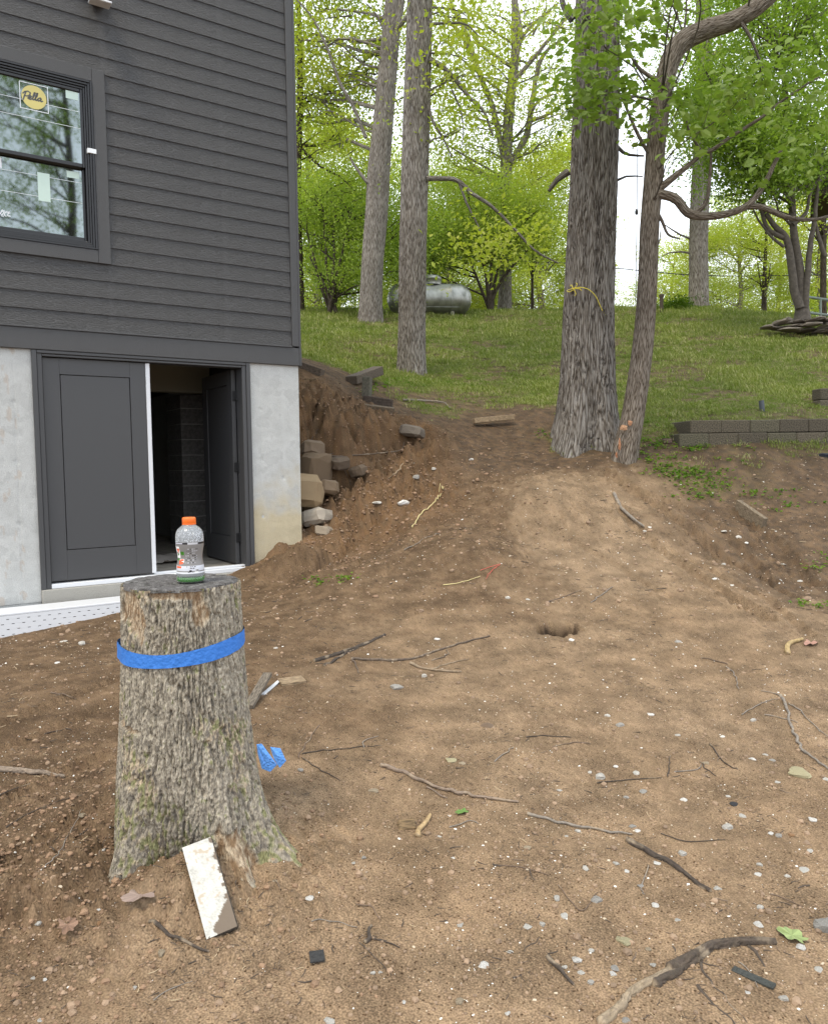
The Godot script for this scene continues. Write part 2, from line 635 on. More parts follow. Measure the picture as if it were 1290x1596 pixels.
	triplanar(m, Vector3(8, 8, 8), null, noise_tex(0.01, 62, 3), 0.25)
	m = mat("tape_pale", lin(0.10, 0.30, 0.75), 0.55)
	triplanar(m, Vector3(8, 8, 8), null, noise_tex(0.02, 63, 3), 0.5)
	m = mat("tank_paint", lin(0.40, 0.40, 0.37), 0.40, 0.8)
	triplanar(m, Vector3(0.35, 0.5, 0.35), noise_tex(0.02, 64, 5, FastNoiseLite.TYPE_SIMPLEX_SMOOTH, FastNoiseLite.FRACTAL_FBM, 512, [[0.0, grey(.78)], [0.5, grey(.92)], [1.0, grey(1.0)]]))
	m = mat("rope_yellow", lin(0.62, 0.52, 0.06), 0.7)
	m = mat("cord_pale", lin(0.55, 0.46, 0.22), 0.7)
	m = mat("string_red", lin(0.65, 0.10, 0.08), 0.6)
	m = mat("cap_orange", lin(0.88, 0.17, 0.02), 0.4)
	m = mat("plain_vertex", Color.WHITE, 0.8)
	m.vertex_color_use_as_albedo = true
	mat("wire", lin(0.02, 0.02, 0.02), 0.7)


# ---------------------------------------------------------------- ground
func build_ground() -> void:
	var zs := PackedFloat32Array()
	var z := 12.0
	while z > 0.6:
		zs.append(z)
		z -= 0.6 if z > 2.0 else 0.25
	var d := -z
	zs.append(z)
	d = -0.35
	while d < 90.0:
		zs.append(-d)
		var s := maxf(0.012, 0.0058 * absf(d))
		if d < 1.4: s = 0.05
		elif d > 8.1 and d < 10.7: s = 0.026
		elif d > 28.0: s = 0.03 * d
		d += s
	var xs := PackedFloat32Array()
	var side := []
	var k := 1.0
	for i in 16:
		k *= 1.24
		side.append(k)
	side.reverse()
	for q in side: xs.append(-q)
	for i in 481: xs.append(-1.0 + i / 240.0)
	side.reverse()
	for q in side: xs.append(q)
	var nx := xs.size()
	var nzr := zs.size()
	var mb := MB.new()
	mb.v.resize(nx * nzr)
	mb.c.resize(nx * nzr)
	var tan_ := Color(.335, .228, .138)
	var pale := Color(.385, .272, .172)
	var brown := Color(.215, .138, .081)
	var dark := Color(.132, .094, .065)
	var damp := Color(.165, .107, .063)
	var red := Color(.255, .150, .078)
	var turf := Color(.21, .19, .085)
	var o := 0
	for j in nzr:
		var zz := zs[j]
		var dd := -zz
		var w := maxf(1.9, 0.62 * dd + 0.9)
		for i in nx:
			var x := xs[i] * w
			var y := hgt(x, zz)
			if dd > 6.0 and in_house(x, zz, 0.08): y = 0.1
			elif dd > 3.0 and x < -1.0 and in_house(x, zz, -0.0) : y = minf(y, 0.9)
			mb.v[o] = Vector3(x, y, zz)
			# soil kinds
			var n1 := nz.get_noise_2d(x * 0.7, zz * 0.7)
			var n2 := nf.get_noise_2d(x * 0.5 + 3.0, zz * 0.5)
			var n3 := nf.get_noise_2d(x * 2.5, zz * 2.5)
			var n4 := nr.get_noise_2d(x * 3.2 + 4.0, zz * 3.2)
			var c := tan_.lerp(pale, clampf(0.35 + n1 * 0.5 + n3 * .3, 0, 1)).lerp(brown, smoothstep(0.10, 0.30, n3 * .4 + n4 * .35 + n2 * .25 + n1 * .1 + nf.get_noise_2d(x * 9.0, zz * 9.0) * .4) * .42)
			var dug := smoothstep(5.2, 7.0, dd + n2 * .8) * (1.0 - smoothstep(.7, 1.7, x - (dd - 7.0) * .12 + n1 * .5 + n3 * .3))
			var midleft := smoothstep(3.2, 4.2, dd + n3 * .4) * (1.0 - smoothstep(-.9, .1, x + n1 * .5 + n3 * .2))
			c = c.lerp(brown.lerp(damp, .45), clampf(maxf(dug * .8, midleft * .75) + n4 * .35 * maxf(dug, midleft), 0, 1))
			var n5 := nf.get_noise_2d(x * 6.0 + 2.0, zz * 6.0) * .22 + nr.get_noise_2d(x * 18.0, zz * 18.0) * .16
			c = c * (1.0 + clampf(n5, -.2, .2))
			# the worn patch of the mound stays pale, the soil under the trees is dark and damp
			var pw := Vector2((x - 1.75) / .85, (dd - 7.9) / 1.5).length() + n1 * .35 + n3 * .25 + n4 * .15
			c = c.lerp(pale * (1.0 + n5 * .5), (1.0 - smoothstep(.75, 1.1, pw)) * .75)
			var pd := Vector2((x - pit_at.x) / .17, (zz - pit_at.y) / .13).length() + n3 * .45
			c = c.lerp(Color(.085, .058, .036), 1.0 - smoothstep(.85, 1.02, pd))  # moist pit soil, darkened further so the colour carries the hollow's shade
			var up := smoothstep(9.1, 9.6, dd + n1 * 0.25 + n3 * 0.2 + n4 * .15)
			var rightw := smoothstep(2.4, 3.4, x - (dd - 7.5) * 0.1 + n1 * 0.6) * smoothstep(5.5, 7.0, dd + n2 * 0.6)
			c = c.lerp(dark.lerp(brown, clampf(0.45 + n3 * 1.2, 0, 1)), maxf(up, rightw * 0.9))
			if x < 0.6 and dd > 7.6 and dd < 11.4:
				var bw := smoothstep(0.75, 0.1, x + n1 * 0.4) * smoothstep(7.7, 8.4, dd + n3 * 0.3) * (1.0 - smoothstep(10.2, 11.0, dd + n1 * 0.5))
				c = c.lerp(red.lerp(brown, clampf(0.5 + n3 * 1.3, 0, 1)), bw)
			if x < -0.6 and dd < 4.2:
				c = c.lerp(damp, smoothstep(-0.7, -1.25, x + n2 * 0.4 + n3 * .3) * clampf(0.8 + n3 * 0.6, 0, 1))
			if dd > 8.5:
				c = c.lerp(turf.lerp(Color(.17, .21, .055), clampf(n3 * 1.5 + .3, 0, 1)), lawn(x, zz))
			mb.c[o] = c
			o += 1
	mb.ix.resize((nx - 1) * (nzr - 1) * 6)
	o = 0
	for j in nzr - 1:
		for i in nx - 1:
			var a := j * nx + i
			mb.ix[o] = a; mb.ix[o + 1] = a + nx; mb.ix[o + 2] = a + 1
			mb.ix[o + 3] = a + 1; mb.ix[o + 4] = a + nx; mb.ix[o + 5] = a + nx + 1
			o += 6
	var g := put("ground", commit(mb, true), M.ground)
	g.set_meta("kind", "structure")
	g.set_meta("label", "bare brown dirt yard rising to a mown grassy hill")
	g.set_meta("category", "ground")


# ---------------------------------------------------------------- shape helpers
func box(mb: MB, lo: Vector3, hi: Vector3, bev := 0.003, col := Color.WHITE, xf := Transform3D.IDENTITY) -> void:
	# a chamfered box: six faces, twelve edge strips, eight corner triangles
	var c := (lo + hi) * 0.5
	var h := (hi - lo) * 0.5
	var b := minf(bev, minf(h.x, minf(h.y, h.z)) * 0.45)
	var P := func(sx: int, sy: int, sz: int, ax: int) -> Vector3:
		var p := Vector3(sx * (h.x - b), sy * (h.y - b), sz * (h.z - b))
		p[ax] += b * [sx, sy, sz][ax]
		return xf * (c + p)
	for ax in 3:
		var u := (ax + 1) % 3
		var w := (ax + 2) % 3
		for s in [-1, 1]:
			var q := []
			for k in [[-1, -1], [1, -1], [1, 1], [-1, 1]]:
				var t := [0, 0, 0]
				t[ax] = s; t[u] = k[0]; t[w] = k[1]
				q.append(P.call(t[0], t[1], t[2], ax))
			if s > 0: mb.quad(q[3], q[2], q[1], q[0], col)
			else: mb.quad(q[0], q[1], q[2], q[3], col)
		for su in [-1, 1]:
			for sw in [-1, 1]:
				var t0 := [0, 0, 0]
				var t1 := [0, 0, 0]
				t0[ax] = -1; t1[ax] = 1
				t0[u] = su; t1[u] = su
				t0[w] = sw; t1[w] = sw
				var a: Vector3 = P.call(t0[0], t0[1], t0[2], u)
				var b1: Vector3 = P.call(t1[0], t1[1], t1[2], u)
				var c1: Vector3 = P.call(t1[0], t1[1], t1[2], w)
				var d: Vector3 = P.call(t0[0], t0[1], t0[2], w)
				if su * sw > 0: mb.quad(d, c1, b1, a, col)
				else: mb.quad(a, b1, c1, d, col)
	for sx in [-1, 1]:
		for sy in [-1, 1]:
			for sz in [-1, 1]:
				var a: Vector3 = P.call(sx, sy, sz, 0)
				var b2: Vector3 = P.call(sx, sy, sz, 1)
				var d: Vector3 = P.call(sx, sy, sz, 2)
				if sx * sy * sz > 0: mb.tri(d, b2, a, col)
				else: mb.tri(a, b2, d, col)


func box_mesh(lo: Vector3, hi: Vector3, bev := 0.003, col := Color.WHITE) -> ArrayMesh:
	var mb := MB.new()
	box(mb, lo, hi, bev, col)
	return commit(mb)


func panel_grid(mb: MB, s0: float, s1: float, h0: float, h1: float, zf: float, step: float, col: Callable, relief: Callable) -> void:
	var ns := maxi(1, int((s1 - s0) / step))
	var nh := maxi(1, int((h1 - h0) / step))
	var first := mb.v.size()
	for j in nh + 1:
		var h := lerpf(h0, h1, float(j) / nh)
		for i in ns + 1:
			var s := lerpf(s0, s1, float(i) / ns)
			mb.vert(Vector3(s, h, zf + relief.call(s, h)), col.call(s, h))
	for j in nh:
		for i in ns:
			var a := first + j * (ns + 1) + i
			mb.face(a, a + ns + 1, a + 1)
			mb.face(a + 1, a + ns + 1, a + ns + 2)


func stroke(mb: MB, pts: Array, w: float, z: float, origin: Vector2, scale_: float, depth := 0.0012) -> void:
	# a pen line of lettering, slightly raised
	for i in pts.size() - 1:
		var a: Vector2 = origin + pts[i] * scale_
		var b: Vector2 = origin + pts[i + 1] * scale_
		var d := (b - a).normalized()
		var n := Vector2(-d.y, d.x) * w * 0.5
		a -= d * w * 0.25
		b += d * w * 0.25
		mb.quad(Vector3(a.x + n.x, a.y + n.y, z), Vector3(b.x + n.x, b.y + n.y, z), Vector3(b.x - n.x, b.y - n.y, z), Vector3(a.x - n.x, a.y - n.y, z))


func build_house() -> void:
	var house := thing("house", "charcoal lap-sided house on a bare concrete basement wall with double doors", "house", HOUSE_AT)
	house.rotation.y = HOUSE_TURN
	var e := 0.1542
	var hs := 2.287
	var top := hs + 30 * e
	# concrete basement walls
	var grey_ := Color(.60, .605, .585)
	var cc := func(s: float, h: float) -> Color:
		var n := nz.get_noise_2d(s * 2.0, h * 2.0 + 30.0)
		var n2 := nf.get_noise_2d(s * 1.5, h * 1.5)
		var c: Color = grey_ * (1.0 + n * 0.12 + n2 * 0.08)
		if n + n2 * 0.6 > 0.28: c = c * 0.88
		if s > 1.5:
			# soil washed up the pier
			var k := smoothstep(0.95, 0.35, h + n * 0.35 + n2 * 0.12 - (s - 2.0) * 0.25)
			c = c.lerp(Color(.60, .50, .31), k * 0.85)
		if s < -0.2 and nf.get_noise_2d(s * 3.0, h * 0.8 + 9.0) > 0.42: c = c.lerp(Color(.5, .36, .25), .35)
		c.a = 1.0
		return c
	var rel := func(s: float, h: float) -> float:
		var r := nz.get_noise_2d(s * 3.0, h * 3.0) * 0.004 + nf.get_noise_2d(s * 4.0, h * 4.0) * 0.0018
		for g in [-0.235, -0.83, 2.06]:   # form-board seams
			r -= 0.005 * exp(-pow((s - g + nf.get_noise_1d(h * 2.0) * 0.006) / 0.007, 2.0))
		for g in [[-.24, .55], [-.24, 1.1], [-.24, 1.62], [2.06, .5], [2.06, 1.1], [2.06, 1.62], [2.3, .9]]:
			var d := Vector2(s - g[0], (h - g[1])).length()
			r -= 0.010 * exp(-pow(d / 0.016, 2.0))
		return r
	var mb := MB.new()
	panel_grid(mb, -0.75, -0.088, -0.16, 2.09, -0.004, 0.012, cc, rel)
	put("basement_wall_face", commit(mb, true), M.concrete, house)
	mb = MB.new()
	panel_grid(mb, -6.0, -0.75, -0.16, 2.09, -0.004, 0.06, cc, rel)
	put("basement_wall_face", commit(mb, true), M.concrete, house)
	mb = MB.new()
	panel_grid(mb, 1.945, 2.5, -0.4, 2.09, -0.004, 0.012, cc, rel)
	put("pier_face", commit(mb, true), M.concrete, house)
	mb = MB.new()
	box(mb, Vector3(-6, -0.4, -0.24), Vector3(-0.088, 2.09, -0.012), 0.004, Color(.60, .605, .585))
	box(mb, Vector3(1.945, -0.5, -0.24), Vector3(2.494, 2.09, -0.012), 0.004, Color(.60, .605, .585))
	box(mb, Vector3(2.254, -0.5, -9.0), Vector3(2.494, 2.09, -0.244), 0.004, Color(.60, .605, .585))
	box(mb, Vector3(-6, -0.4, -9.0), Vector3(2.25, 2.09, -8.76), 0.004, Color(.60, .605, .585))
	box(mb, Vector3(-6, -0.4, -8.756), Vector3(-5.76, 2.09, -0.244), 0.004, Color(.60, .605, .585))
	put("basement_wall", commit(mb), M.concrete, house)
	mb = MB.new()
	box(mb, Vector3(-0.086, -0.22, -0.23), Vector3(1.943, -0.055, 0.03), 0.006, Color(.42, .40, .36))
	put("door_sill_footing", commit(mb), M.concrete, house)
	put("basement_floor", box_mesh(Vector3(-5.75, -0.3, -8.75), Vector3(2.25, -0.012, -0.2)), M.slab, house)
	put("upper_floor", box_mesh(Vector3(-6, 2.31, -9), Vector3(2.47, 2.5, -0.06)), M.plaster, house)
	# beam and block pillar inside the doorway
	put("beam", box_mesh(Vector3(-5.75, 1.95, -2.2), Vector3(2.25, 2.31, -2.02), 0.01), M.plaster, house)
	var hb := 0.1985
	put("pillar_mortar", box_mesh(Vector3(1.958, -0.01, -2.896), Vector3(2.25, 1.949, -2.306), 0.002), M.mortar, house)
	for j in 10:
		var y0 := -0.01 + j * hb
		var y1 := minf(y0 + hb - 0.010, 1.947)
		var split := -2.61 if j % 2 == 0 else -2.50
		put("block", box_mesh(Vector3(1.95, y0, split), Vector3(2.245, y1, -2.30), 0.004), M.block, house)
		put("block", box_mesh(Vector3(1.95, y0, -2.90), Vector3(2.245, y1, split - 0.01), 0.004), M.block, house)
	# dropped sheet on the basement floor
	mb = MB.new()
	var gw := 14
	for j in gw + 1:
		for i in gw + 1:
			var s := 0.98 + i * 0.045 + j * 0.012
			var d := -0.75 - j * 0.05
			mb.vert(Vector3(s, 0.0 + 0.025 * absf(nf.get_noise_2d(s * 1.2, d * 1.2)) * 3.0, d + nz.get_noise_1d(i * 0.3) * 0.1))
	for j in gw:
		for i in gw:
			var a := j * (gw + 1) + i
			mb.face(a, a + gw + 1, a + 1)
			mb.face(a + 1, a + gw + 1, a + gw + 2)
	var sheet := thing("drop_cloth", "crumpled grey sheet lying on the basement floor inside the doorway", "cloth", HOUSE_AT)
	sheet.rotation.y = HOUSE_TURN
	mat("cloth_grey", lin(.42, .38, .34), .9)
	put("sheet", commit(mb, true), M.cloth_grey, sheet)
	# sheathing behind the siding, with the window opening left free
	mb = MB.new()
	box(mb, Vector3(-6, 2.092, -0.2), Vector3(-0.5, top, -0.004), 0.002)
	box(mb, Vector3(0.5, 2.092, -0.2), Vector3(2.47, top, -0.004), 0.002)
	box(mb, Vector3(-0.498, 2.092, -0.2), Vector3(0.498, 3.0, -0.004), 0.002)
	box(mb, Vector3(-0.498, 4.52, -0.2), Vector3(0.498, top, -0.004), 0.002)
	box(mb, Vector3(2.27, 2.092, -9.0), Vector3(2.47, top, -0.204), 0.002)
	box(mb, Vector3(-6, 2.092, -9.0), Vector3(2.268, top, -8.8), 0.002)
	box(mb, Vector3(-6, 2.092, -8.798), Vector3(-5.8, top, -0.204), 0.002)
	put("wall_sheathing", commit(mb), M.trim, house)
	put("roof", box_mesh(Vector3(-6.1, top + 0.002, -9.1), Vector3(2.53, top + 0.22, 0.03), 0.01), M.trim, house)
	# band board with a drip edge
	mb = MB.new()
	box(mb, Vector3(-6, 2.088, 0.0), Vector3(2.5, 2.272, 0.030), 0.004)
	put("band_board", commit(mb), M.trim, house)
	put("drip_cap", box_mesh(Vector3(-6, 2.2735, 0.0), Vector3(2.42, 2.288, 0.040), 0.003), M.trim, house)
	put("band_board", box_mesh(Vector3(2.5015, 2.088, -9.0), Vector3(2.53, 2.272, 0.030), 0.004), M.trim, house)
	# lap siding, board by board
	var shape := func(s0: float, s1: float, h0: float, bow: float) -> ArrayMesh:
		var b := MB.new()
		var zb := 0.0180 + bow
		var zt := 0.0085
		var h1 := h0 + e + 0.028
		var n := maxi(1, int((s1 - s0) / 0.9))
		for i in n:
			var a := lerpf(s0, s1, float(i) / n)
			var c := lerpf(s0, s1, float(i + 1) / n)
			b.quad(Vector3(a, h0 + 0.002, zb), Vector3(a, h1, zt), Vector3(c, h1, zt), Vector3(c, h0 + 0.002, zb))
			b.quad(Vector3(a, h0, zb - 0.002), Vector3(a, h0 + 0.002, zb), Vector3(c, h0 + 0.002, zb), Vector3(c, h0, zb - 0.002))
			b.quad(Vector3(a, h0, zb - 0.010), Vector3(a, h0, zb - 0.002), Vector3(c, h0, zb - 0.002), Vector3(c, h0, zb - 0.010))
			b.quad(Vector3(c, h0, zb - 0.010), Vector3(c, h1, 0.0), Vector3(a, h1, 0.0), Vector3(a, h0, zb - 0.010))
		b.quad(Vector3(s0, h0, zb - .01), Vector3(s0, h1, 0.0), Vector3(s0, h1, zt), Vector3(s0, h0, zb))
		b.quad(Vector3(s1, h0, zb), Vector3(s1, h1, zt), Vector3(s1, h1, 0.0), Vector3(s1, h0, zb - .01))
		return commit(b)
	for k in 30:
		var h0 := hs + k * e
		var spans := [[-6.0, -2.6 - (k % 3) * 0.7], [-2.597 - (k % 3) * 0.7, 2.422]]
		if h0 + e > 2.92 and h0 < 4.58:
			spans = [[-6.0, -0.622], [0.6165, 2.422]]
		for q in spans:
			put("siding_board", shape.call(q[0], q[1], h0, rng.randf_range(-0.0006, 0.0012)), M.siding, house)
	put("corner_board", box_mesh(Vector3(2.4245, 2.2895, 0.0), Vector3(2.5, top, 0.030), 0.003), M.trim, house)
	put("corner_board", box_mesh(Vector3(2.5015, 2.2735, -0.10), Vector3(2.525, top, 0.030), 0.003), M.trim, house)
	put("side_siding", box_mesh(Vector3(2.475, 2.2735, -9.0), Vector3(2.4995, top, -0.102), 0.003), M.siding, house)
	build_window(house)
	build_doors(house)
	# floodlight above the window
	var lp := wall_at(155, 4, 0.1)
	var lamp := thing("wall_floodlight", "small white and black floodlight fixed to the charcoal siding above the window", "light", H * Vector3(lp.x, lp.y, 0.02))
	lamp.rotation.y = HOUSE_TURN
	put("mounting_box", box_mesh(Vector3(-0.06, 0.0, 0.0), Vector3(0.06, 0.12, 0.05), 0.008), M.hinge_metal, lamp)
	put("lamp_head", box_mesh(Vector3(-0.085, 0.0, 0.055), Vector3(0.085, 0.11, 0.16), 0.015), M.hinge_metal, lamp)
	put("lamp_rim", box_mesh(Vector3(-0.09, -0.022, 0.05), Vector3(0.09, -0.002, 0.165), 0.005), M.white_vinyl, lamp)
	# white slotted footing drain along the wall
	var a3 := wall_at(0, 985)
	var drain := thing("footing_drain", "white slotted vinyl drain channel lying along the foot of the concrete wall", "drain", HOUSE_AT)
	drain.rotation.y = HOUSE_TURN
	var zf := 0.40
	mb = MB.new()
	# channel body with slots cut into its face as recesses
	var s := -3.0
	var yb := -0.385
	var yt := -0.165
	box(mb, Vector3(-3.0, yt - 0.02, 0.10), Vector3(1.62, yt, zf), 0.006)
	put("top_face", commit(mb), M.white_vinyl, drain)
	mb = MB.new()
	var rows := [[yb, yb + 0.035], [yb + 0.041, yb + 0.08], [yb + 0.086, yb + 0.125], [yb + 0.131, yb + 0.165], [yb + 0.171, yt - 0.021]]
	for r in rows: box(mb, Vector3(-3.0, r[0], zf - 0.006), Vector3(1.62, r[1], zf), 0.0005)
	for i in rows.size() - 1:
		s = -3.0 + 0.04 * (i % 2)
		while s < 1.6:
			var L := 0.058
			box(mb, Vector3(s, rows[i][1], zf - 0.006), Vector3(minf(s + L, 1.62), rows[i + 1][0], zf), 0.0002)
			s += L + 0.022
	put("slotted_face", commit(mb), M.white_vinyl, drain)
	put("back_face", box_mesh(Vector3(-3, yb, 0.10), Vector3(1.62, yt - 0.021, 0.106)), M.hinge_metal, drain)


func build_window(house: Node3D) -> void:
	var w := Node3D.new()
	w.name = "window"
	house.add_child(w)
	w.set_meta("label", "black double-hung window with stickers still on the glass")
	var z0 := 0.0
	# trim boards
	put("trim_board", box_mesh(Vector3(0.506, 2.905, 0.0), Vector3(0.616, 4.625, 0.030), 0.003), M.trim, w)
	put("trim_board", box_mesh(Vector3(-0.616, 2.905, 0.0), Vector3(-0.506, 4.625, 0.030), 0.003), M.trim, w)
	put("trim_board", box_mesh(Vector3(-0.5045, 4.512, 0.0), Vector3(0.5045, 4.625, 0.030), 0.003), M.trim, w)
	put("trim_board", box_mesh(Vector3(-0.5045, 2.905, 0.0), Vector3(0.5045, 3.02, 0.030), 0.003), M.trim, w)
	# frame in three steps
	var rings := [[0.504, 4.51, 3.022, 0.018, 0.036], [0.484, 4.49, 3.042, 0.018, 0.026], [0.464, 4.47, 3.062, 0.016, 0.014], [0.446, 4.452, 3.080, 0.016, 0.002]]
	for r in rings:
		var mb := MB.new()
		var t: float = r[3]
		box(mb, Vector3(r[0] - t, r[2], -0.09), Vector3(r[0], r[1], r[4]), 0.002)
		box(mb, Vector3(-r[0], r[2], -0.09), Vector3(-r[0] + t, r[1], r[4]), 0.002)
		box(mb, Vector3(-r[0] + t + .001, r[1] - t, -0.09), Vector3(r[0] - t - .001, r[1], r[4] - 0.001), 0.002)
		box(mb, Vector3(-r[0] + t + .001, r[2], -0.09), Vector3(r[0] - t - .001, r[2] + t, r[4] - 0.001), 0.002)
		put("frame", commit(mb), M.black_frame, w)
	var sash := func(h0: float, h1: float, zf: float) -> void:
		var mb := MB.new()
		var x := 0.428
		var b := 0.022
		box(mb, Vector3(x - b, h0, zf - 0.03), Vector3(x, h1, zf), 0.004)
		box(mb, Vector3(-x, h0, zf - 0.03), Vector3(-x + b, h1, zf), 0.004)
		box(mb, Vector3(-x + b + .001, h1 - b * 1.3, zf - 0.03), Vector3(x - b - .001, h1, zf - .001), 0.004)
		box(mb, Vector3(-x + b + .001, h0, zf - 0.03), Vector3(x - b - .001, h0 + b * 1.6, zf - .001), 0.004)
		put("sash", commit(mb), M.black_frame, w)
		put("pane", box_mesh(Vector3(-x + b - .004, h0 + b, zf - 0.022), Vector3(x - b + .004, h1 - b, zf - 0.016), 0.0005), M.glass, w)
	sash.call(3.745, 4.435, -0.004)
	sash.call(3.098, 3.775, -0.040)
	# stickers and film seams, each where it is on the glass
	var zu := -0.0185
	var zl := -0.0545
	var sticker := func(u0: float, v0: float, u1: float, v1: float, z: float, m: Material, called: String) -> void:
		var p := wall_at(u0, v0, z)
		var q := wall_at(u1, v1, z)
		put(called, box_mesh(Vector3(minf(p.x, q.x), minf(p.y, q.y), z), Vector3(maxf(p.x, q.x), maxf(p.y, q.y), z + 0.0008), 0.0001), m, w)
	sticker.call(102.5, 140, 122.5, 157, zu, M.sticker_green, "sticker")
	sticker.call(104, 265.5, 124, 279.5, zl, M.sticker_green, "sticker")
	sticker.call(58.5, 268, 79.5, 315.5, zl, M.sticker_green, "sticker")
	sticker.call(0, 245, 3, 262, zl, M.sticker_white, "sticker")
	var c0 := wall_at(136, 231.5, 0.014)
	var c1 := wall_at(150, 241.5, 0.014)
	put("shipping_clip", box_mesh(Vector3(c0.x, c1.y, -0.002), Vector3(c1.x, c0.y, 0.0385), 0.002), M.sticker_white, w)
	for q in [[-0.40, 3.62], [-0.40, 3.44]]:
		put("film_seam", box_mesh(Vector3(-0.40, q[1], zl), Vector3(0.402, q[1] + 0.0035, zl + 0.0006), 0.0001), M.film, w)
	for q in [4.235, 4.09]:
		put("film_seam", box_mesh(Vector3(-0.40, q, zu), Vector3(0.402, q + 0.0035, zu + 0.0006), 0.0001), M.film, w)
	# the square maker's sticker: clear film, pale border, yellow oval, script lettering
	var p0 := wall_at(30, 127, zu)
	var p1 := wall_at(76.5, 176, zu)
	var cx := (p0.x + p1.x) * 0.5
	var cy := (p0.y + p1.y) * 0.5
	var hw := absf(p1.x - p0.x) * 0.5
	var hh := minf(absf(p1.y - p0.y) * 0.5, hw)
	hh = hw
	var mb := MB.new()
	var bt := 0.006
	for q in [[-hw, -hh, hw, -hh + bt], [-hw, hh - bt, hw, hh], [-hw, -hh + bt, -hw + bt, hh - bt], [hw - bt, -hh + bt, hw, hh - bt]]:
		box(mb, Vector3(cx + q[0], cy + q[1], zu), Vector3(cx + q[2], cy + q[3], zu + 0.001), 0.0001)
	put("sticker_border", commit(mb), M.sticker_white, w)
	mb = MB.new()
	for i in 40:
		var a0 := TAU * i / 40.0
		var a1 := TAU * (i + 1) / 40.0
		mb.tri(Vector3(cx, cy, zu + 0.0008), Vector3(cx + cos(a1) * hw * .87, cy + sin(a1) * hh * .87, zu + 0.0008), Vector3(cx + cos(a0) * hw * .87, cy + sin(a0) * hh * .87, zu + 0.0008))
	put("sticker_oval", commit(mb), M.sticker_yellow, w)
	mb = MB.new()
	var V := func(a: Array) -> Array:
		var out := []
		for q in a: out.append(Vector2(q[0] + q[1] * 0.25, q[1]))
		return out
	var lines := [
		[[-.60, -.30], [-.58, .0], [-.54, .34]], [[-.72, .16], [-.62, .32], [-.42, .40], [-.24, .32], [-.24, .14], [-.40, .02], [-.55, .02]],
		[[-.34, -.12], [-.16, -.06], [-.10, .06], [-.18, .10], [-.27, .0], [-.24, -.16], [-.12, -.18], [.0, -.06]],
		[[.0, -.06], [.08, .2], [.08, .4], [.02, .38], [.0, .1], [.02, -.14], [.10, -.16], [.18, -.04]],
		[[.18, -.04], [.26, .2], [.26, .4], [.20, .38], [.18, .1], [.20, -.14], [.28, -.16], [.36, -.02]],
		[[.58, .04], [.50, .10], [.40, .04], [.36, -.10], [.42, -.17], [.52, -.10], [.58, .04], [.56, -.12], [.62, -.17], [.72, -.10]]]
	for l in lines: stroke(mb, V.call(l), 0.011, zu + 0.0014, Vector2(cx - 0.01, cy - 0.005), hw * 1.0)
	put("sticker_lettering", commit(mb), M.sticker_ink, w)
	mb = MB.new()
	var tp := wall_at(8, 333, zl)
	for l in [[[-.9, -.5], [-.6, .1], [-.5, .6]], [[-.5, .3], [-.2, .5], [-.2, .0], [-.5, -.4], [-.1, -.5]], [[.3, .4], [.0, .2], [.0, -.3], [.3, -.4]], [[.4, .0], [.7, .2], [.6, .4], [.4, .2], [.5, -.3], [.9, -.3]]]:
		stroke(mb, V.call(l), 0.008, zl + 0.0010, tp, 0.05)
	put("sticker_lettering", commit(mb), M.sticker_white, w)


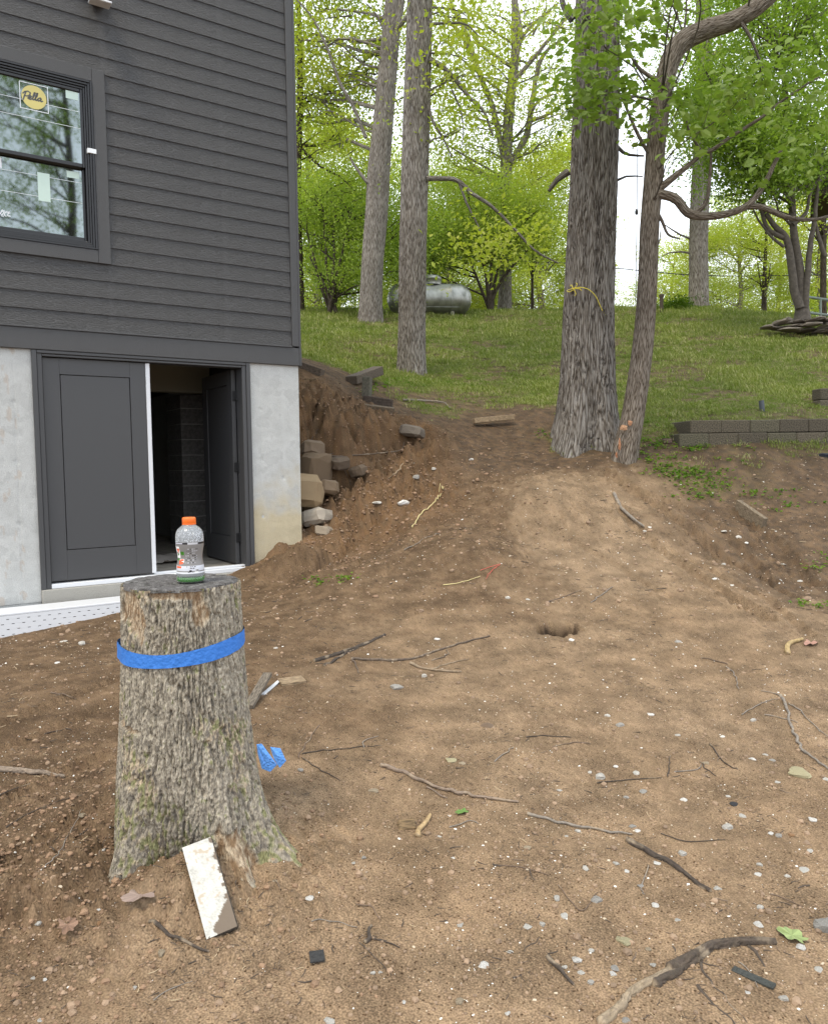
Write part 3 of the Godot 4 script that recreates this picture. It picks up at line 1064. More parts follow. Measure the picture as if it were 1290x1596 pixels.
func build_doors(house: Node3D) -> void:
	var fr := Node3D.new()
	fr.name = "door_frame"
	house.add_child(fr)
	# casing in two steps on three sides
	for q in [[-0.088, -0.046, 0.022], [-0.045, -0.002, 0.008], [1.905, 1.947, 0.022], [1.862, 1.904, 0.008]]:
		put("casing", box_mesh(Vector3(q[0], -0.055, -0.14), Vector3(q[1], 2.086, q[2]), 0.004), M.door_paint, fr)
	put("casing", box_mesh(Vector3(-0.045, 2.058, -0.14), Vector3(1.904, 2.087, 0.021), 0.004), M.door_paint, fr)
	put("casing", box_mesh(Vector3(-0.0015, 2.034, -0.14), Vector3(1.8615, 2.057, 0.007), 0.004), M.door_paint, fr)
	put("jamb", box_mesh(Vector3(1.8625, 0.0, -0.235), Vector3(1.9, 2.05, -0.141), 0.003), M.door_paint, fr)
	put("jamb", box_mesh(Vector3(-0.045, 0.0, -0.235), Vector3(-0.002, 2.05, -0.141), 0.003), M.door_paint, fr)
	put("threshold", box_mesh(Vector3(-0.0015, -0.054, -0.15), Vector3(1.8615, -0.012, 0.012), 0.005), M.white_vinyl, fr)
	put("threshold", box_mesh(Vector3(0.93, -0.0115, -0.10), Vector3(1.8615, 0.008, -0.04), 0.006), M.white_vinyl, fr)
	var leaf := func(parent: Node3D) -> void:
		# a shaker leaf, lying in x 0..0.925, front at z 0
		var W := 0.905
		var mb := MB.new()
		var st := 0.145
		box(mb, Vector3(0.004, 0.008, -0.042), Vector3(st, 2.028, 0.0), 0.002)
		box(mb, Vector3(W - st, 0.008, -0.042), Vector3(W, 2.028, 0.0), 0.002)
		box(mb, Vector3(st, 0.008, -0.042), Vector3(W - st, 0.285, 0.0), 0.001)
		box(mb, Vector3(st, 1.885, -0.042), Vector3(W - st, 2.028, 0.0), 0.001)
		put("stile_and_rail", commit(mb), M.door_paint, parent)
		put("panel", box_mesh(Vector3(st + 0.005, 0.290, -0.034), Vector3(W - st - 0.005, 1.880, -0.005), 0.003), M.door_paint, parent)
	var d1 := Node3D.new()
	d1.name = "door"
	house.add_child(d1)
	d1.position = Vector3(0, 0, -0.03)
	leaf.call(d1)
	put("edge_strip", box_mesh(Vector3(0.906, 0.006, -0.050), Vector3(0.945, 2.028, 0.006), 0.003), M.white_vinyl, d1)
	var d2 := Node3D.new()
	d2.name = "door"
	house.add_child(d2, true)
	d2.position = Vector3(1.850, 0, -0.150)
	d2.rotation.y = PI * 0.5
	var d2i := Node3D.new()
	leaf.call(d2)
	for h in [0.28, 1.02, 1.76]:
		var mb := MB.new()
		box(mb, Vector3(-0.006, h - 0.05, -0.038), Vector3(-0.002, h + 0.05, 0.012), 0.001)
		box(mb, Vector3(-0.010, h - 0.05, 0.006), Vector3(0.004, h + 0.05, 0.018), 0.003)
		put("hinge", commit(mb), M.hinge_metal, d2)


# ---------------------------------------------------------------- trees
func cat(p: Array, t: float) -> Vector3:
	var n := p.size() - 1
	var f := clampf(t, 0.0, 0.99999) * n
	var i := int(f)
	var k := f - i
	var a: Vector3 = p[maxi(i - 1, 0)]
	var b: Vector3 = p[i]
	var c: Vector3 = p[i + 1]
	var d: Vector3 = p[mini(i + 2, n)]
	return b.cubic_interpolate(c, a, d, k)


var bark_sx := 3.0      # bark texture repeats per metre, round and along
var bark_sy := 0.3
var flare_len := 0.32


func limb(mb: MB, pts: Array, rad: Array, sides: int, step: float, amp := 0.0, fx := 10.0, fy := 1.5, flare := 0.0, tint := 0.12, wob := 0.0) -> void:
	var length := 0.0
	for i in pts.size() - 1: length += (pts[i + 1] - pts[i]).length()
	var rows := maxi(3, int(length / step))
	var first := mb.v.size()
	var prev_n := Vector3.RIGHT
	var off := rng.randf() * 50.0
	var along := 0.0
	var last_p: Vector3 = pts[0]
	var reps := maxf(1.0, roundf(TAU * rad[0] * bark_sx))
	for j in rows + 1:
		var t := float(j) / rows
		var p := cat(pts, t)
		var d := (cat(pts, t + 0.01) - cat(pts, t - 0.01)).normalized()
		var n := (prev_n - d * prev_n.dot(d)).normalized()
		prev_n = n
		var b := d.cross(n)
		var f := t * (rad.size() - 1)
		var ri := mini(int(f), rad.size() - 2)
		var r: float = lerpf(rad[ri], rad[ri + 1], f - ri)
		along += (p - last_p).length()
		last_p = p
		if wob > 0.0: p += Vector3(nz.get_noise_2d(along * 1.3 + off, 0.0), 0, nz.get_noise_2d(0.0, along * 1.3 + off)) * wob
		for i in sides + 1:
			var a := TAU * (i % sides) / sides
			var dir := n * cos(a) + b * sin(a)
			var rr := r
			if flare > 0.0:
				var lobes := 0.6 + 0.4 * sin(a * 4.0 + off) + 0.22 * sin(a * 7.0 + off * 2.0)
				rr += flare * r * exp(-along / flare_len) * lobes
			if amp > 0.0:
				var q := dir * r * fx
				var w := nf.get_noise_3d(q.x * 0.12, along * 0.3, q.z * 0.12) * 1.1
				var nn := absf(nz.get_noise_3d(q.x * 0.5 + w, along * fy + off, q.z * 0.5))
				rr += amp * (smoothstep(0.0, 0.12, nn) - 0.75) + amp * 0.35 * nf.get_noise_3d(q.x * 0.3, along * 0.5, q.z * 0.3)
			var k := nz.get_noise_3d(dir.x * 2.0, along * 0.8 + off, dir.z * 2.0) * tint
			mb.vert(p + dir * rr, Color(1.0 + k, 1.0 + k, 1.0 + k * 0.9))
			mb.uv.append(Vector2(reps * i / sides + off, along * bark_sy + off))
	var nc := sides + 1
	for j in rows:
		for i in sides:
			var a := first + j * nc + i
			mb.face(a, a + 1, a + nc)
			mb.face(a + 1, a + 1 + nc, a + nc)


func leaf_spray(count: int, spread: float, length: float, width: float, seed_: int, fine := false) -> ArrayMesh:
	var r := RandomNumberGenerator.new()
	r.seed = seed_
	var mb := MB.new()
	for i in count:
		var c := Vector3(r.randfn(), r.randfn() * 0.55, r.randfn()) * spread * 0.5
		var dir := Vector3(r.randfn(), r.randfn() * 0.45 - 0.25, r.randfn()).normalized()
		var side := dir.cross(Vector3(r.randfn() * 0.45, 1, r.randfn() * 0.45)).normalized()
		var up := side.cross(dir)
		var L := length * r.randf_range(0.7, 1.25)
		var W := width * r.randf_range(0.75, 1.2)
		var k := 1.0
		var col := Color(k, k, k)
		var a := c - dir * L * 0.5
		var t := c + dir * L * 0.5 - up * L * 0.10
		if fine:
			var m1 := c - dir * L * 0.18 + up * L * 0.02
			var m2 := c + dir * L * 0.18
			var l1 := m1 + side * W * 0.46 + up * W * 0.14
			var l2 := m2 + side * W * 0.42 + up * W * 0.12
			var r1 := m1 - side * W * 0.46 + up * W * 0.14
			var r2 := m2 - side * W * 0.42 + up * W * 0.12
			mb.tri(a, l1, m1, col); mb.quad(m1, l1, l2, m2, col); mb.tri(m2, l2, t, col)
			mb.tri(a, m1, r1, col); mb.quad(m1, m2, r2, r1, col); mb.tri(m2, t, r2, col)
		else:
			var l := c + side * W * 0.5 + up * W * 0.1
			var rr := c - side * W * 0.5 + up * W * 0.1
			mb.tri(a, l, t, col)
			mb.tri(a, t, rr, col)
	return commit(mb)


func crown(tree: Node3D, clumps: Array, mesh: Mesh, m: Material, ca: Color, cb: Color, called := "crown") -> void:
	# clumps: [centre, radius, count]
	var xf: Array[Transform3D] = []
	var cols: Array[Color] = []
	for c in clumps:
		var cr := rng.randf()
		for i in int(c[2]):
			var p: Vector3 = Vector3(rng.randfn(), rng.randfn() * 0.62, rng.randfn()) * c[1] * 0.55
			var s := rng.randf_range(0.75, 1.3)
			var b := Basis(Vector3.UP, rng.randf() * TAU) * Basis(Vector3.RIGHT, rng.randfn() * 0.35)
			xf.append(Transform3D(b.scaled(Vector3.ONE * s), c[0] + p - tree.position))
			var k := ca.lerp(cb, clampf(cr * 0.6 + rng.randf() * 0.5 - 0.05, 0, 1))
			cols.append(k)
	# every leaf is its own face in one mesh
	var arr := mesh.surface_get_arrays(0)
	var sv: PackedVector3Array = arr[Mesh.ARRAY_VERTEX]
	var si: PackedInt32Array = arr[Mesh.ARRAY_INDEX]
	var nv := sv.size()
	var ni := si.size()
	var out := MB.new()
	out.c.resize(nv * xf.size())
	out.ix.resize(ni * xf.size())
	var oc := 0
	var oi := 0
	for i in xf.size():
		out.v.append_array(xf[i] * sv)
		var k := cols[i]
		for q in nv:
			out.c[oc] = k
			oc += 1
		var b0 := i * nv
		for q in ni:
			out.ix[oi] = si[q] + b0
			oi += 1
	leaf_tris += ni / 3 * xf.size()
	put(called, commit(out), m, tree)


var leaf_tris := 0


func px_path(a: Array, depth: float) -> Array:
	var out := []
	for q in a:
		out.append(at(q[0], q[1], depth + (q[2] if q.size() > 2 else 0.0)))
	return out


func shifted(a: Array, by: Vector3) -> Array:
	var out := []
	for p in a: out.append(p - by)
	return out


func reach(mb: MB, trunk: Array, target: Vector3, r0: float, base: Vector3, sides := 5) -> void:
	# a bough from the trunk out to a clump of leaves, leaving the trunk lower down
	var best := 0.5
	var bd := 1e9
	for i in 20:
		var t := 0.25 + 0.75 * i / 20.0
		var p := cat(trunk, t)
		var dv := target - p
		var cost := dv.length() + maxf(0.0, 0.35 * dv.length() - dv.y) * 1.6
		if cost < bd:
			bd = cost
			best = t
	var s := cat(trunk, best)
	var L := (target - s).length()
	var mid1 := s.lerp(target, 0.35) + Vector3(rng.randfn(), rng.randfn() * 0.5 + 0.5, rng.randfn()) * L * 0.06
	var mid2 := s.lerp(target, 0.7) + Vector3(rng.randfn(), rng.randfn() + 0.4, rng.randfn()) * L * 0.05
	var r := minf(r0, 0.012 + L * 0.014)
	limb(mb, shifted([s, mid1, mid2, target], base), [r, r * 0.7, r * 0.45, r * 0.15], sides, maxf(0.2, L / 9.0))
	# a few twigs that carry the clump
	for k in 3:
		var f := rng.randf_range(0.45, 0.9)
		var q := s.lerp(target, f)
		var e := target + Vector3(rng.randfn(), rng.randfn() * 0.6, rng.randfn()) * L * 0.16
		limb(mb, shifted([q, q.lerp(e, 0.5) + Vector3(rng.randfn(), rng.randfn(), rng.randfn()) * L * 0.03, e], base), [r * 0.4, r * 0.22, r * 0.08], 4, maxf(0.2, L / 6.0))


func box_clumps(u0: float, v0: float, u1: float, v1: float, d0: float, d1: float, n: int, rad: float, per: int) -> Array:
	var out := []
	for i in n:
		out.append([at(rng.randf_range(u0, u1), rng.randf_range(v0, v1), rng.randf_range(d0, d1)), rad * rng.randf_range(0.7, 1.3), per * rng.randf_range(0.6, 1.4)])
	return out


func tree_node(called: String, label: String, base: Vector3, group := "") -> Node3D:
	return thing(called, label, "tree", base, group)


func build_trees() -> void:
	var leaf_s := [leaf_spray(18, 0.62, 0.095, 0.062, 1), leaf_spray(18, 0.55, 0.09, 0.06, 2)]
	var leaf_f := [leaf_spray(16, 0.9, 0.13, 0.085, 5), leaf_spray(16, 0.85, 0.12, 0.08, 6)]
	var leaf_b := leaf_spray(9, 0.30, 0.105, 0.064, 3, true)
	var leaf_d := leaf_spray(24, 0.62, 0.075, 0.05, 4)
	var ya := Color(.38, .46, .075)      # young oak green
	var yb := Color(.56, .55, .14)
	var ga := Color(.31, .41, .085)      # maple green
	var gb := Color(.45, .54, .12)
	var da := Color(.19, .29, .055)
	var db := Color(.33, .44, .09)

	# --- leaning trunk behind the tank lawn
	var z := 21.0
	var p := px_path([[577, 520], [578, 470], [581, 400], [587, 330], [590, 270], [597, 190], [604, 110], [609, 50], [614, -10], [622, -120], [632, -260], [640, -420]], z)
	var t := tree_node("forest_tree", "grey tree leaning beside the tank, its bark shaggy", p[0])
	var mb := MB.new()
	var r := z / F * 0.5
	limb(mb, shifted(p, p[0]), [19.0 * r * 2, 17.0 * r * 2, 16.5 * r * 2, 17 * r * 2, 17 * r * 2, 15 * r * 2, 14 * r * 2, 13 * r * 2, 12 * r * 2, 9 * r * 2, 6 * r * 2, 2 * r * 2], 72, 0.10, 0.022, 16.0, 0.9, 0.3, 0.25)
	for q in [[[[606, 100], [617, 50], [625, 0], [640, -90], [660, -200]], 0.13], [[[590, 150], [570, 130], [545, 138]], 0.03], [[[597, 45], [585, 20], [570, 5]], 0.03], [[[598, 175], [612, 160], [628, 152]], .03], [[[570, 215], [550, 165], [530, 130], [510, 75], [487, 28], [463, 0]], 0.05], [[[573, 285], [555, 262], [545, 245]], .05]]:
		var pp := px_path(q[0], z - 0.1)
		limb(mb, shifted(pp, p[0]), [q[1], q[1] * 0.75, q[1] * 0.4], 7, 0.25)
	var cl := box_clumps(455, -160, 640, 60, z + .4, z + 4, 18, 1.3, 40) + box_clumps(450, 40, 600, 230, z + .4, z + 4, 16, 1.15, 36) + box_clumps(520, -500, 760, -160, z - 4, z + 4, 8, 1.5, 34)
	for c in cl: reach(mb, p, c[0], 0.07, p[0])
	put("trunk", commit(mb, true), M.bark_oak, t)
	crown(t, cl, leaf_s[0], M.leaf, ya, yb)

	# --- straight oak on the slope
	z = 15.0
	p = px_path([[641, 604], [641, 560], [642, 500], [643, 400], [646, 280], [650, 150], [653, 50], [655, -60], [658, -250], [662, -480]], z)
	t = tree_node("oak_tree", "straight grey oak with furrowed bark in front of the propane tank", p[0])
	mb = MB.new()
	r = z / F
	limb(mb, shifted(p, p[0]), [22 * r, 21 * r, 20.5 * r, 20.5 * r, 20.5 * r, 20 * r, 19 * r, 18 * r, 13 * r, 3 * r], 150, 0.06, 0.020, 20.0, 1.1, 0.32, 0.2)
	for q in [[[[664, 279], [690, 278], [714, 282], [740, 305], [770, 325], [797, 353], [832, 390], [870, 410]], .05], [[[714, 282], [728, 320], [745, 350], [752, 375]], .025], [[[670, 92], [690, 105], [715, 132], [735, 155], [754, 175], [768, 212]], .055], [[[668, 38], [690, 36], [725, 38], [750, 60]], .03], [[[667, 160], [675, 190], [690, 215], [705, 245]], .035], [[[667, 82], [700, 84], [725, 92]], .02], [[[705, 140], [718, 170], [722, 200], [716, 235]], .02]]:
		var pp := px_path(q[0], z - 0.15)
		limb(mb, shifted(pp, p[0]), [q[1], q[1] * 0.8, q[1] * 0.55, q[1] * 0.3], 8, 0.15, 0.0, 10, 1.5, 0, .1, .03)
	cl = box_clumps(560, -420, 800, -120, z - 3, z + 3, 8, 1.1, 34) + box_clumps(670, 20, 790, 220, z - 0.8, z + 1.5, 7, 0.5, 14) + box_clumps(745, 330, 850, 410, z - 0.5, z + 0.5, 5, 0.35, 10)
	for c in cl:
		if c[0].y > 7.5: reach(mb, p, c[0], 0.03, p[0])
	put("trunk", commit(mb, true), M.bark_oak, t)
	crown(t, cl, leaf_s[0], M.leaf, ya, yb)

	# --- the big shaggy hickory by the mound
	z = 10.3
	p = px_path([[911, 745], [912, 702], [913, 670], [914, 610], [916, 520], [919, 420], [924, 300], [928, 180], [930, 60], [932, -80], [934, -300], [938, -560]], z)
	t = tree_node("hickory_tree", "thick shaggy-barked hickory tied with yellow rope at the edge of the dirt", p[0])
	mb = MB.new()
	r = z / F
	flare_len = .55
	bark_sx = 2.4; bark_sy = .22
	limb(mb, shifted(p, p[0]), [44 * r, 43 * r, 41.5 * r, 40 * r, 38 * r, 36 * r, 34.5 * r, 33.5 * r, 32 * r, 30 * r, 22 * r, 6 * r], 260, 0.028, 0.034, 19.0, 0.55, 1.15, 0.2)
	flare_len = .32
	for q in [[[[958, 225], [975, 240], [1003, 243]], .03], [[[885, 268], [868, 280], [855, 298]], .05], [[[893, 30], [880, 15], [870, -20]], .06], [[[955, 285], [975, 275], [1001, 275]], .02], [[[952, 165], [985, 150], [1020, 158]], .03]]:
		limb(mb, shifted(px_path(q[0], z), p[0]), [q[1], q[1] * .7, q[1] * .4], 8, .08)
	cl = box_clumps(780, -560, 1080, -260, z - 2.5, z + 2.5, 7, 1.0, 30)
	for c in cl: reach(mb, p, c[0], 0.06, p[0])
	put("trunk", commit(mb, true), M.bark_hickory, t)
	crown(t, cl, leaf_s[0], M.leaf, ga, gb)

	bark_sx = 2.6; bark_sy = .4
	# --- the slim curved tree beside it, with broad leaves
	z = 9.6
	p = px_path([[968, 745], [975, 700], [985, 652], [996, 580], [1004, 510], [1009, 430], [1012, 350], [1018, 275], [1024, 200], [1033, 140], [1044, 95], [1062, 66], [1098, 47], [1140, 33], [1180, 10], [1225, -30], [1300, -110]], z)
	t = tree_node("curved_tree", "slim tree with a bent trunk and orange scraped bark near its foot", p[0])
	mb = MB.new()
	r = z / F
	var rr := []
	for q in [20, 19, 17, 16, 15, 14.2, 14, 14, 14, 14, 14.5, 15, 14, 13, 12, 10, 6]: rr.append(q * r)
	limb(mb, shifted(p, p[0]), rr, 84, 0.035, 0.007, 22.0, 1.6, 0.25, 0.2)
	for q in [[[[1022, 302], [1051, 309], [1074, 332], [1101, 337], [1133, 333], [1162, 321], [1187, 293], [1203, 262], [1219, 228]], 7.5], [[[1160, 322], [1187, 323], [1226, 339], [1272, 342], [1310, 330]], 5], [[[1022, 296], [1060, 268], [1094, 240]], 6], [[[1094, 240], [1110, 233], [1135, 215], [1190, 180], [1215, 160], [1260, 130], [1300, 110]], 3.2], [[[1078, 333], [1095, 322], [1103, 300], [1106, 262], [1106, 235]], 4], [[[1030, 130], [1000, 110], [985, 90]], 3.5], [[[1046, 88], [1062, 60], [1068, 20], [1066, -20]], 2.2], [[[1005, 420], [1025, 380], [1028, 360]], 1.5], [[[1015, 320], [1030, 345], [1040, 365], [1060, 372]], 3], [[[1094, 240], [1072, 200], [1070, 175]], 2.4], [[[1012, 240], [990, 200], [968, 150], [950, 120]], 3], [[[1150, 28], [1170, 60], [1190, 110]], 3]]:
		var w: float = q[1] * r
		limb(mb, shifted(px_path(q[0], z - 0.05), p[0]), [w, w * 0.85, w * 0.6, w * 0.35], 10, 0.06, 0.0, 10, 1.5, 0, .1, .02)
	cl = []
	for q in [[930, 30, 10], [915, 60, 12], [935, 100, 16], [905, 120, 14], [950, 140, 14], [900, 165, 12], [925, 180, 12], [985, 30, 8], [1000, 60, 7], [975, 120, 6], [1040, 130, 5], [1060, 160, 8], [1040, 190, 7], [1030, 215, 5], [1135, 150, 10], [1160, 145, 10], [1180, 130, 10], [1210, 120, 10], [1235, 105, 10], [1280, 85, 10], [1250, 160, 9], [1280, 150, 9], [1100, 175, 8], [1120, 165, 7], [1230, 190, 8], [1265, 200, 8], [1290, 210, 8], [1215, 240, 6], [1170, 240, 5], [1250, 250, 6], [1190, 260, 3], [1100, 215, 5], [1060, 225, 5], [880, 90, 8], [885, 140, 7], [960, 60, 10], [945, 10, 10], [900, 20, 8], [1010, 170, 5], [990, 160, 4], [1170, 290, 2], [1060, 120, 3]]:
		cl.append([at(q[0], q[1], z + rng.randf_range(-1.3, 0.1)), 0.22, q[2] * 0.62])
	cl += box_clumps(900, -400, 1400, -60, z - 3, z + 2, 9, 0.8, 16)
	for c in cl:
		if c[0].y > 6.5 or rng.randf() < 0.16: reach(mb, p, c[0], 0.012, p[0], 4)
	put("trunk", commit(mb, true), M.bark_curved, t)
	crown(t, cl, leaf_b, M.leaf_near, Color(.17, .24, .05), Color(.32, .40, .12))
	# scraped bark at its foot
	for q in [[967, 667, 11, 9, .9], [977, 659, 7, 8, .6], [961, 694, 4, 18, .45], [956, 709, 3, 10, .3]]:
		mb = MB.new()
		var c := at(q[0] + 4, q[1], z - 0.155)
		for i in 14:
			var a0 := TAU * i / 14.0
			var a1 := TAU * (i + 1) / 14.0
			var k0 := 0.65 + 0.75 * absf(nz.get_noise_1d(i * 3.3 + q[0]))
			var k1 := 0.65 + 0.75 * absf(nz.get_noise_1d(((i + 1) % 14) * 3.3 + q[0]))
			var A := c + Vector3(cos(a0) * q[2] * r * .6 * k0, sin(a0) * q[3] * r * .6 * k0, 0.004)
			var B := c + Vector3(cos(a1) * q[2] * r * .6 * k1, sin(a1) * q[3] * r * .6 * k1, 0.004)
			mb.tri(c + Vector3(0, 0, 0.016) - p[0], B - p[0], A - p[0], Color(.58, .34, .20).lerp(Color(.45, .16, .07), 1.0 - q[4]))
		put("scraped_bark", commit(mb), M.wood, t)

	bark_sx = 2.4; bark_sy = .25
	# --- pale trunk on the crest behind the curved tree
	z = 27.0
	p = px_path([[1088, 500], [1088, 440], [1088, 370], [1090, 310], [1093, 250], [1096, 180], [1097, 110], [1096, 40], [1094, -60], [1090, -250]], z)
	t = tree_node("forest_tree", "pale grey thick trunk standing on the crest of the lawn behind the evergreen bush", p[0])
	mb = MB.new()
	r = z / F
	limb(mb, shifted(p, p[0]), [15 * r, 14 * r, 13.5 * r, 13.5 * r, 13 * r, 12.5 * r, 12 * r, 11 * r, 10 * r, 4 * r], 72, 0.14, 0.028, 14.0, 0.8, 0.25, 0.25)
	for q in [[[[1084, 200], [1060, 170], [1040, 150]], .08], [[[1100, 90], [1130, 78], [1165, 82], [1180, 88]], .10], [[[1085, 375], [1060, 366], [1035, 350]], .05], [[[1080, 395], [1050, 392], [1030, 400]], .04], [[[1104, 140], [1125, 100], [1120, 60]], .1]]:
		limb(mb, shifted(px_path(q[0], z), p[0]), [q[1], q[1] * .7, q[1] * .3], 7, .3)
	cl = box_clumps(1000, -60, 1200, 130, z - 3, z + 3, 12, 1.2, 40) + box_clumps(1030, 160, 1140, 250, z - 1, z + 1, 5, .8, 30) + box_clumps(900, -350, 1300, -60, z - 4, z + 4, 7, 1.6, 30)
	for c in cl: reach(mb, p, c[0], 0.08, p[0])
	put("trunk", commit(mb, true), M.bark_oak, t)
	crown(t, cl, leaf_s[0], M.leaf, ga, yb)

	# --- many-stemmed maple on the stone bed
	z = 18.5
	p = px_path([[1249, 500], [1249, 480], [1247, 450], [1243, 410], [1236, 360], [1233, 300], [1232, 230], [1225, 150], [1215, 60]], z)
	t = tree_node("maple_tree", "maple with several smooth stems rising from the flat stone bed", p[0])
	mb = MB.new()
	r = z / F
	limb(mb, shifted(p, p[0]), [12 * r, 9.5 * r, 8 * r, 7 * r, 5.5 * r, 5 * r, 4 * r, 3 * r, r], 20, 0.12, 0.0, 10, 1, .2)
	for q in [[[[1244, 480], [1237, 450], [1230, 400], [1225, 370], [1210, 355], [1195, 335], [1185, 310]], 7], [[[1254, 480], [1258, 430], [1262, 390], [1268, 345], [1273, 300], [1280, 250]], 5.5], [[[1225, 372], [1200, 360], [1185, 330], [1180, 300], [1150, 280]], 4], [[[1236, 350], [1255, 330], [1262, 300], [1290, 260]], 3.5], [[[1220, 385], [1200, 368], [1180, 340], [1172, 320]], 2.5], [[[1285, 400], [1276, 370], [1270, 345]], 4], [[[1235, 300], [1225, 290], [1195, 295], [1165, 300], [1130, 305]], 2.6], [[[1270, 0], [1258, 20], [1256, 40], [1265, 55], [1276, 75], [1278, 100]], 4.5]]:
		var w: float = q[1] * r
		limb(mb, shifted(px_path(q[0], z - .1), p[0]), [w, w * .8, w * .6, w * .35], 10, .15, 0, 10, 1, 0, .1, .04)
	cl = box_clumps(1110, 210, 1215, 300, z - 1.6, z + 1.0, 18, .65, 34) + box_clumps(1090, 90, 1290, 215, z - 1.5, z + 2, 16, .8, 30) + box_clumps(1130, -30, 1300, 100, z - 1.5, z + 2.5, 24, .85, 32) + box_clumps(1200, 190, 1320, 290, z - .5, z + 2.5, 15, .7, 28) + box_clumps(1050, 110, 1130, 190, z - 1, z + 2, 7, .5, 30) + box_clumps(1100, -300, 1400, -30, z - 3, z + 3, 6, 1.0, 24)
	for c in cl: reach(mb, p, c[0], 0.035, p[0], 4)
	put("trunk", commit(mb, true), M.bark_smooth, t)
	crown(t, cl, leaf_d, M.leaf, da, db)

	# --- forked oak on the crest behind the tank
	z = 28.0
	p = px_path([[786, 492], [787, 440], [787, 380], [788, 300], [790, 220], [795, 150], [802, 90], [802, 20], [800, -80], [800, -250]], z)
	t = tree_node("forest_tree", "forked oak with spreading limbs on the crest of the lawn beyond the tank", p[0])
	mb = MB.new()
	r = z / F
	limb(mb, shifted(p, p[0]), [11 * r, 9.5 * r, 9 * r, 9 * r, 8 * r, 7.5 * r, 6.5 * r, 5 * r, 4 * r, r], 26, 0.2, 0.02, 12, .8, .25)
	for q in [[[[800, 125], [815, 110], [840, 80], [860, 55], [880, 30], [900, 5]], 4], [[[803, 95], [815, 55], [845, 25], [870, 5]], 3.5], [[[800, 105], [775, 90], [750, 70], [725, 40], [700, 5]], 3], [[[788, 260], [770, 180], [750, 120], [735, 85], [715, 50], [672, 5]], 5], [[[740, 95], [725, 50], [705, 10], [700, -20]], 4], [[[780, 280], [750, 270], [735, 255], [725, 245]], 4], [[[795, 255], [820, 210], [828, 160], [838, 110], [850, 80], [880, 60]], 5.5], [[[812, 60], [805, 10], [803, -20]], 4], [[[825, 190], [860, 175], [890, 150]], 3], [[[850, 300], [870, 280], [895, 265]], 4], [[[828, 175], [840, 155], [870, 145]], 2.5], [[[830, 55], [848, 20], [850, 0]], 2]]:
		var w: float = q[1] * r
		limb(mb, shifted(px_path(q[0], z - .1), p[0]), [w, w * .8, w * .6, w * .3], 9, .25, 0, 10, 1, 0, .1, .06)
	cl = []
	for q in [[690, 60], [720, 110], [700, 170], [735, 190], [760, 40], [790, 60], [770, 130], [745, 150], [690, 240], [720, 225], [755, 235], [780, 215], [800, 180], [825, 250], [850, 230], [880, 215], [870, 190], [845, 100], [880, 110], [860, 30], [830, 20], [890, 40], [700, 20], [740, 10], [680, 120], [775, 90], [805, 145], [850, 150], [680, 200], [700, 280], [735, 270], [820, 290], [860, 270], [885, 290], [745, 80], [665, 170], [895, 170], [720, 300], [790, 290]]:
		cl.append([at(q[0], q[1], z + rng.randf_range(-2, 2)), 0.9, 30])
	cl += box_clumps(640, -300, 960, -10, z - 4, z + 4, 9, 1.5, 30)
	for c in cl: reach(mb, p, c[0], 0.05, p[0])
	put("trunk", commit(mb, true), M.bark_oak, t)
	crown(t, cl, leaf_s[0], M.leaf, ya, yb)

	# --- slim dark trunk next to the house corner
	z = 23.5
	p = px_path([[468, 492], [467, 430], [465, 360], [464, 280], [467, 190], [468, 110], [466, 30], [463, -120]], z)
	t = tree_node("forest_tree", "slim dark trunk standing right beside the house corner", p[0])
	mb = MB.new()
	r = z / F
	limb(mb, shifted(p, p[0]), [7 * r, 6 * r, 5.5 * r, 5 * r, 4.5 * r, 4 * r, 3.5 * r, r], 16, .25, .015, 12, 1, .2)
	for q in [[[[470, 232], [500, 260], [530, 275], [555, 300]], 2.5], [[[472, 225], [490, 212], [500, 205]], 1.5]]:
		var w: float = q[1] * r
		limb(mb, shifted(px_path(q[0], z), p[0]), [w, w * .7, w * .3], 6, .3)
	cl = box_clumps(440, 60, 560, 330, z - 1, z + 3, 13, .9, 26) + box_clumps(400, -100, 520, 60, z - 2, z + 2, 6, 1.1, 34)
	for c in cl: reach(mb, p, c[0], 0.05, p[0])
	put("trunk", commit(mb, true), M.bark_dark, t)
	crown(t, cl, leaf_s[1], M.leaf, ga, yb)

	# --- low many-stemmed maples either side of the tank
	maple("young_maple", "many-stemmed young maple by the house corner with deep green leaves", 22.5, [520, 490], [[500, 440, 478, 360], [510, 430, 505, 330], [525, 430, 545, 340], [530, 440, 570, 400], [508, 450, 482, 400], [520, 420, 520, 350]], box_clumps(458, 330, 640, 430, 22.0, 26.0, 30, .95, 26) + box_clumps(458, 280, 620, 345, 22.0, 27.0, 18, 1.05, 26) + box_clumps(470, 400, 560, 455, 22.2, 24.5, 10, .65, 22), leaf_d, da.lerp(ga, .5), gb)
	maple("young_maple", "broad low maple with bright leaves just behind the propane tank", 25.5, [762, 486], [[755, 420, 740, 360], [765, 430, 765, 340], [772, 430, 800, 360], [750, 450, 722, 380], [778, 440, 822, 390], [758, 440, 752, 360]], box_clumps(668, 290, 860, 375, 24.6, 28.5, 40, 1.0, 28) + box_clumps(700, 350, 840, 408, 24.8, 27.5, 20, .75, 28) + box_clumps(640, 400, 680, 430, 25.2, 27, 3, .5, 30), leaf_d, ga, gb.lerp(yb, .35))
	maple("young_maple", "dark leafy maple whose bough arches over the propane tank", 26.5, [652, 486], [[655, 440, 668, 410], [680, 395, 720, 385], [650, 420, 620, 390]], box_clumps(590, 330, 660, 420, 25.5, 28.5, 16, .85, 32), leaf_d, da, ga)

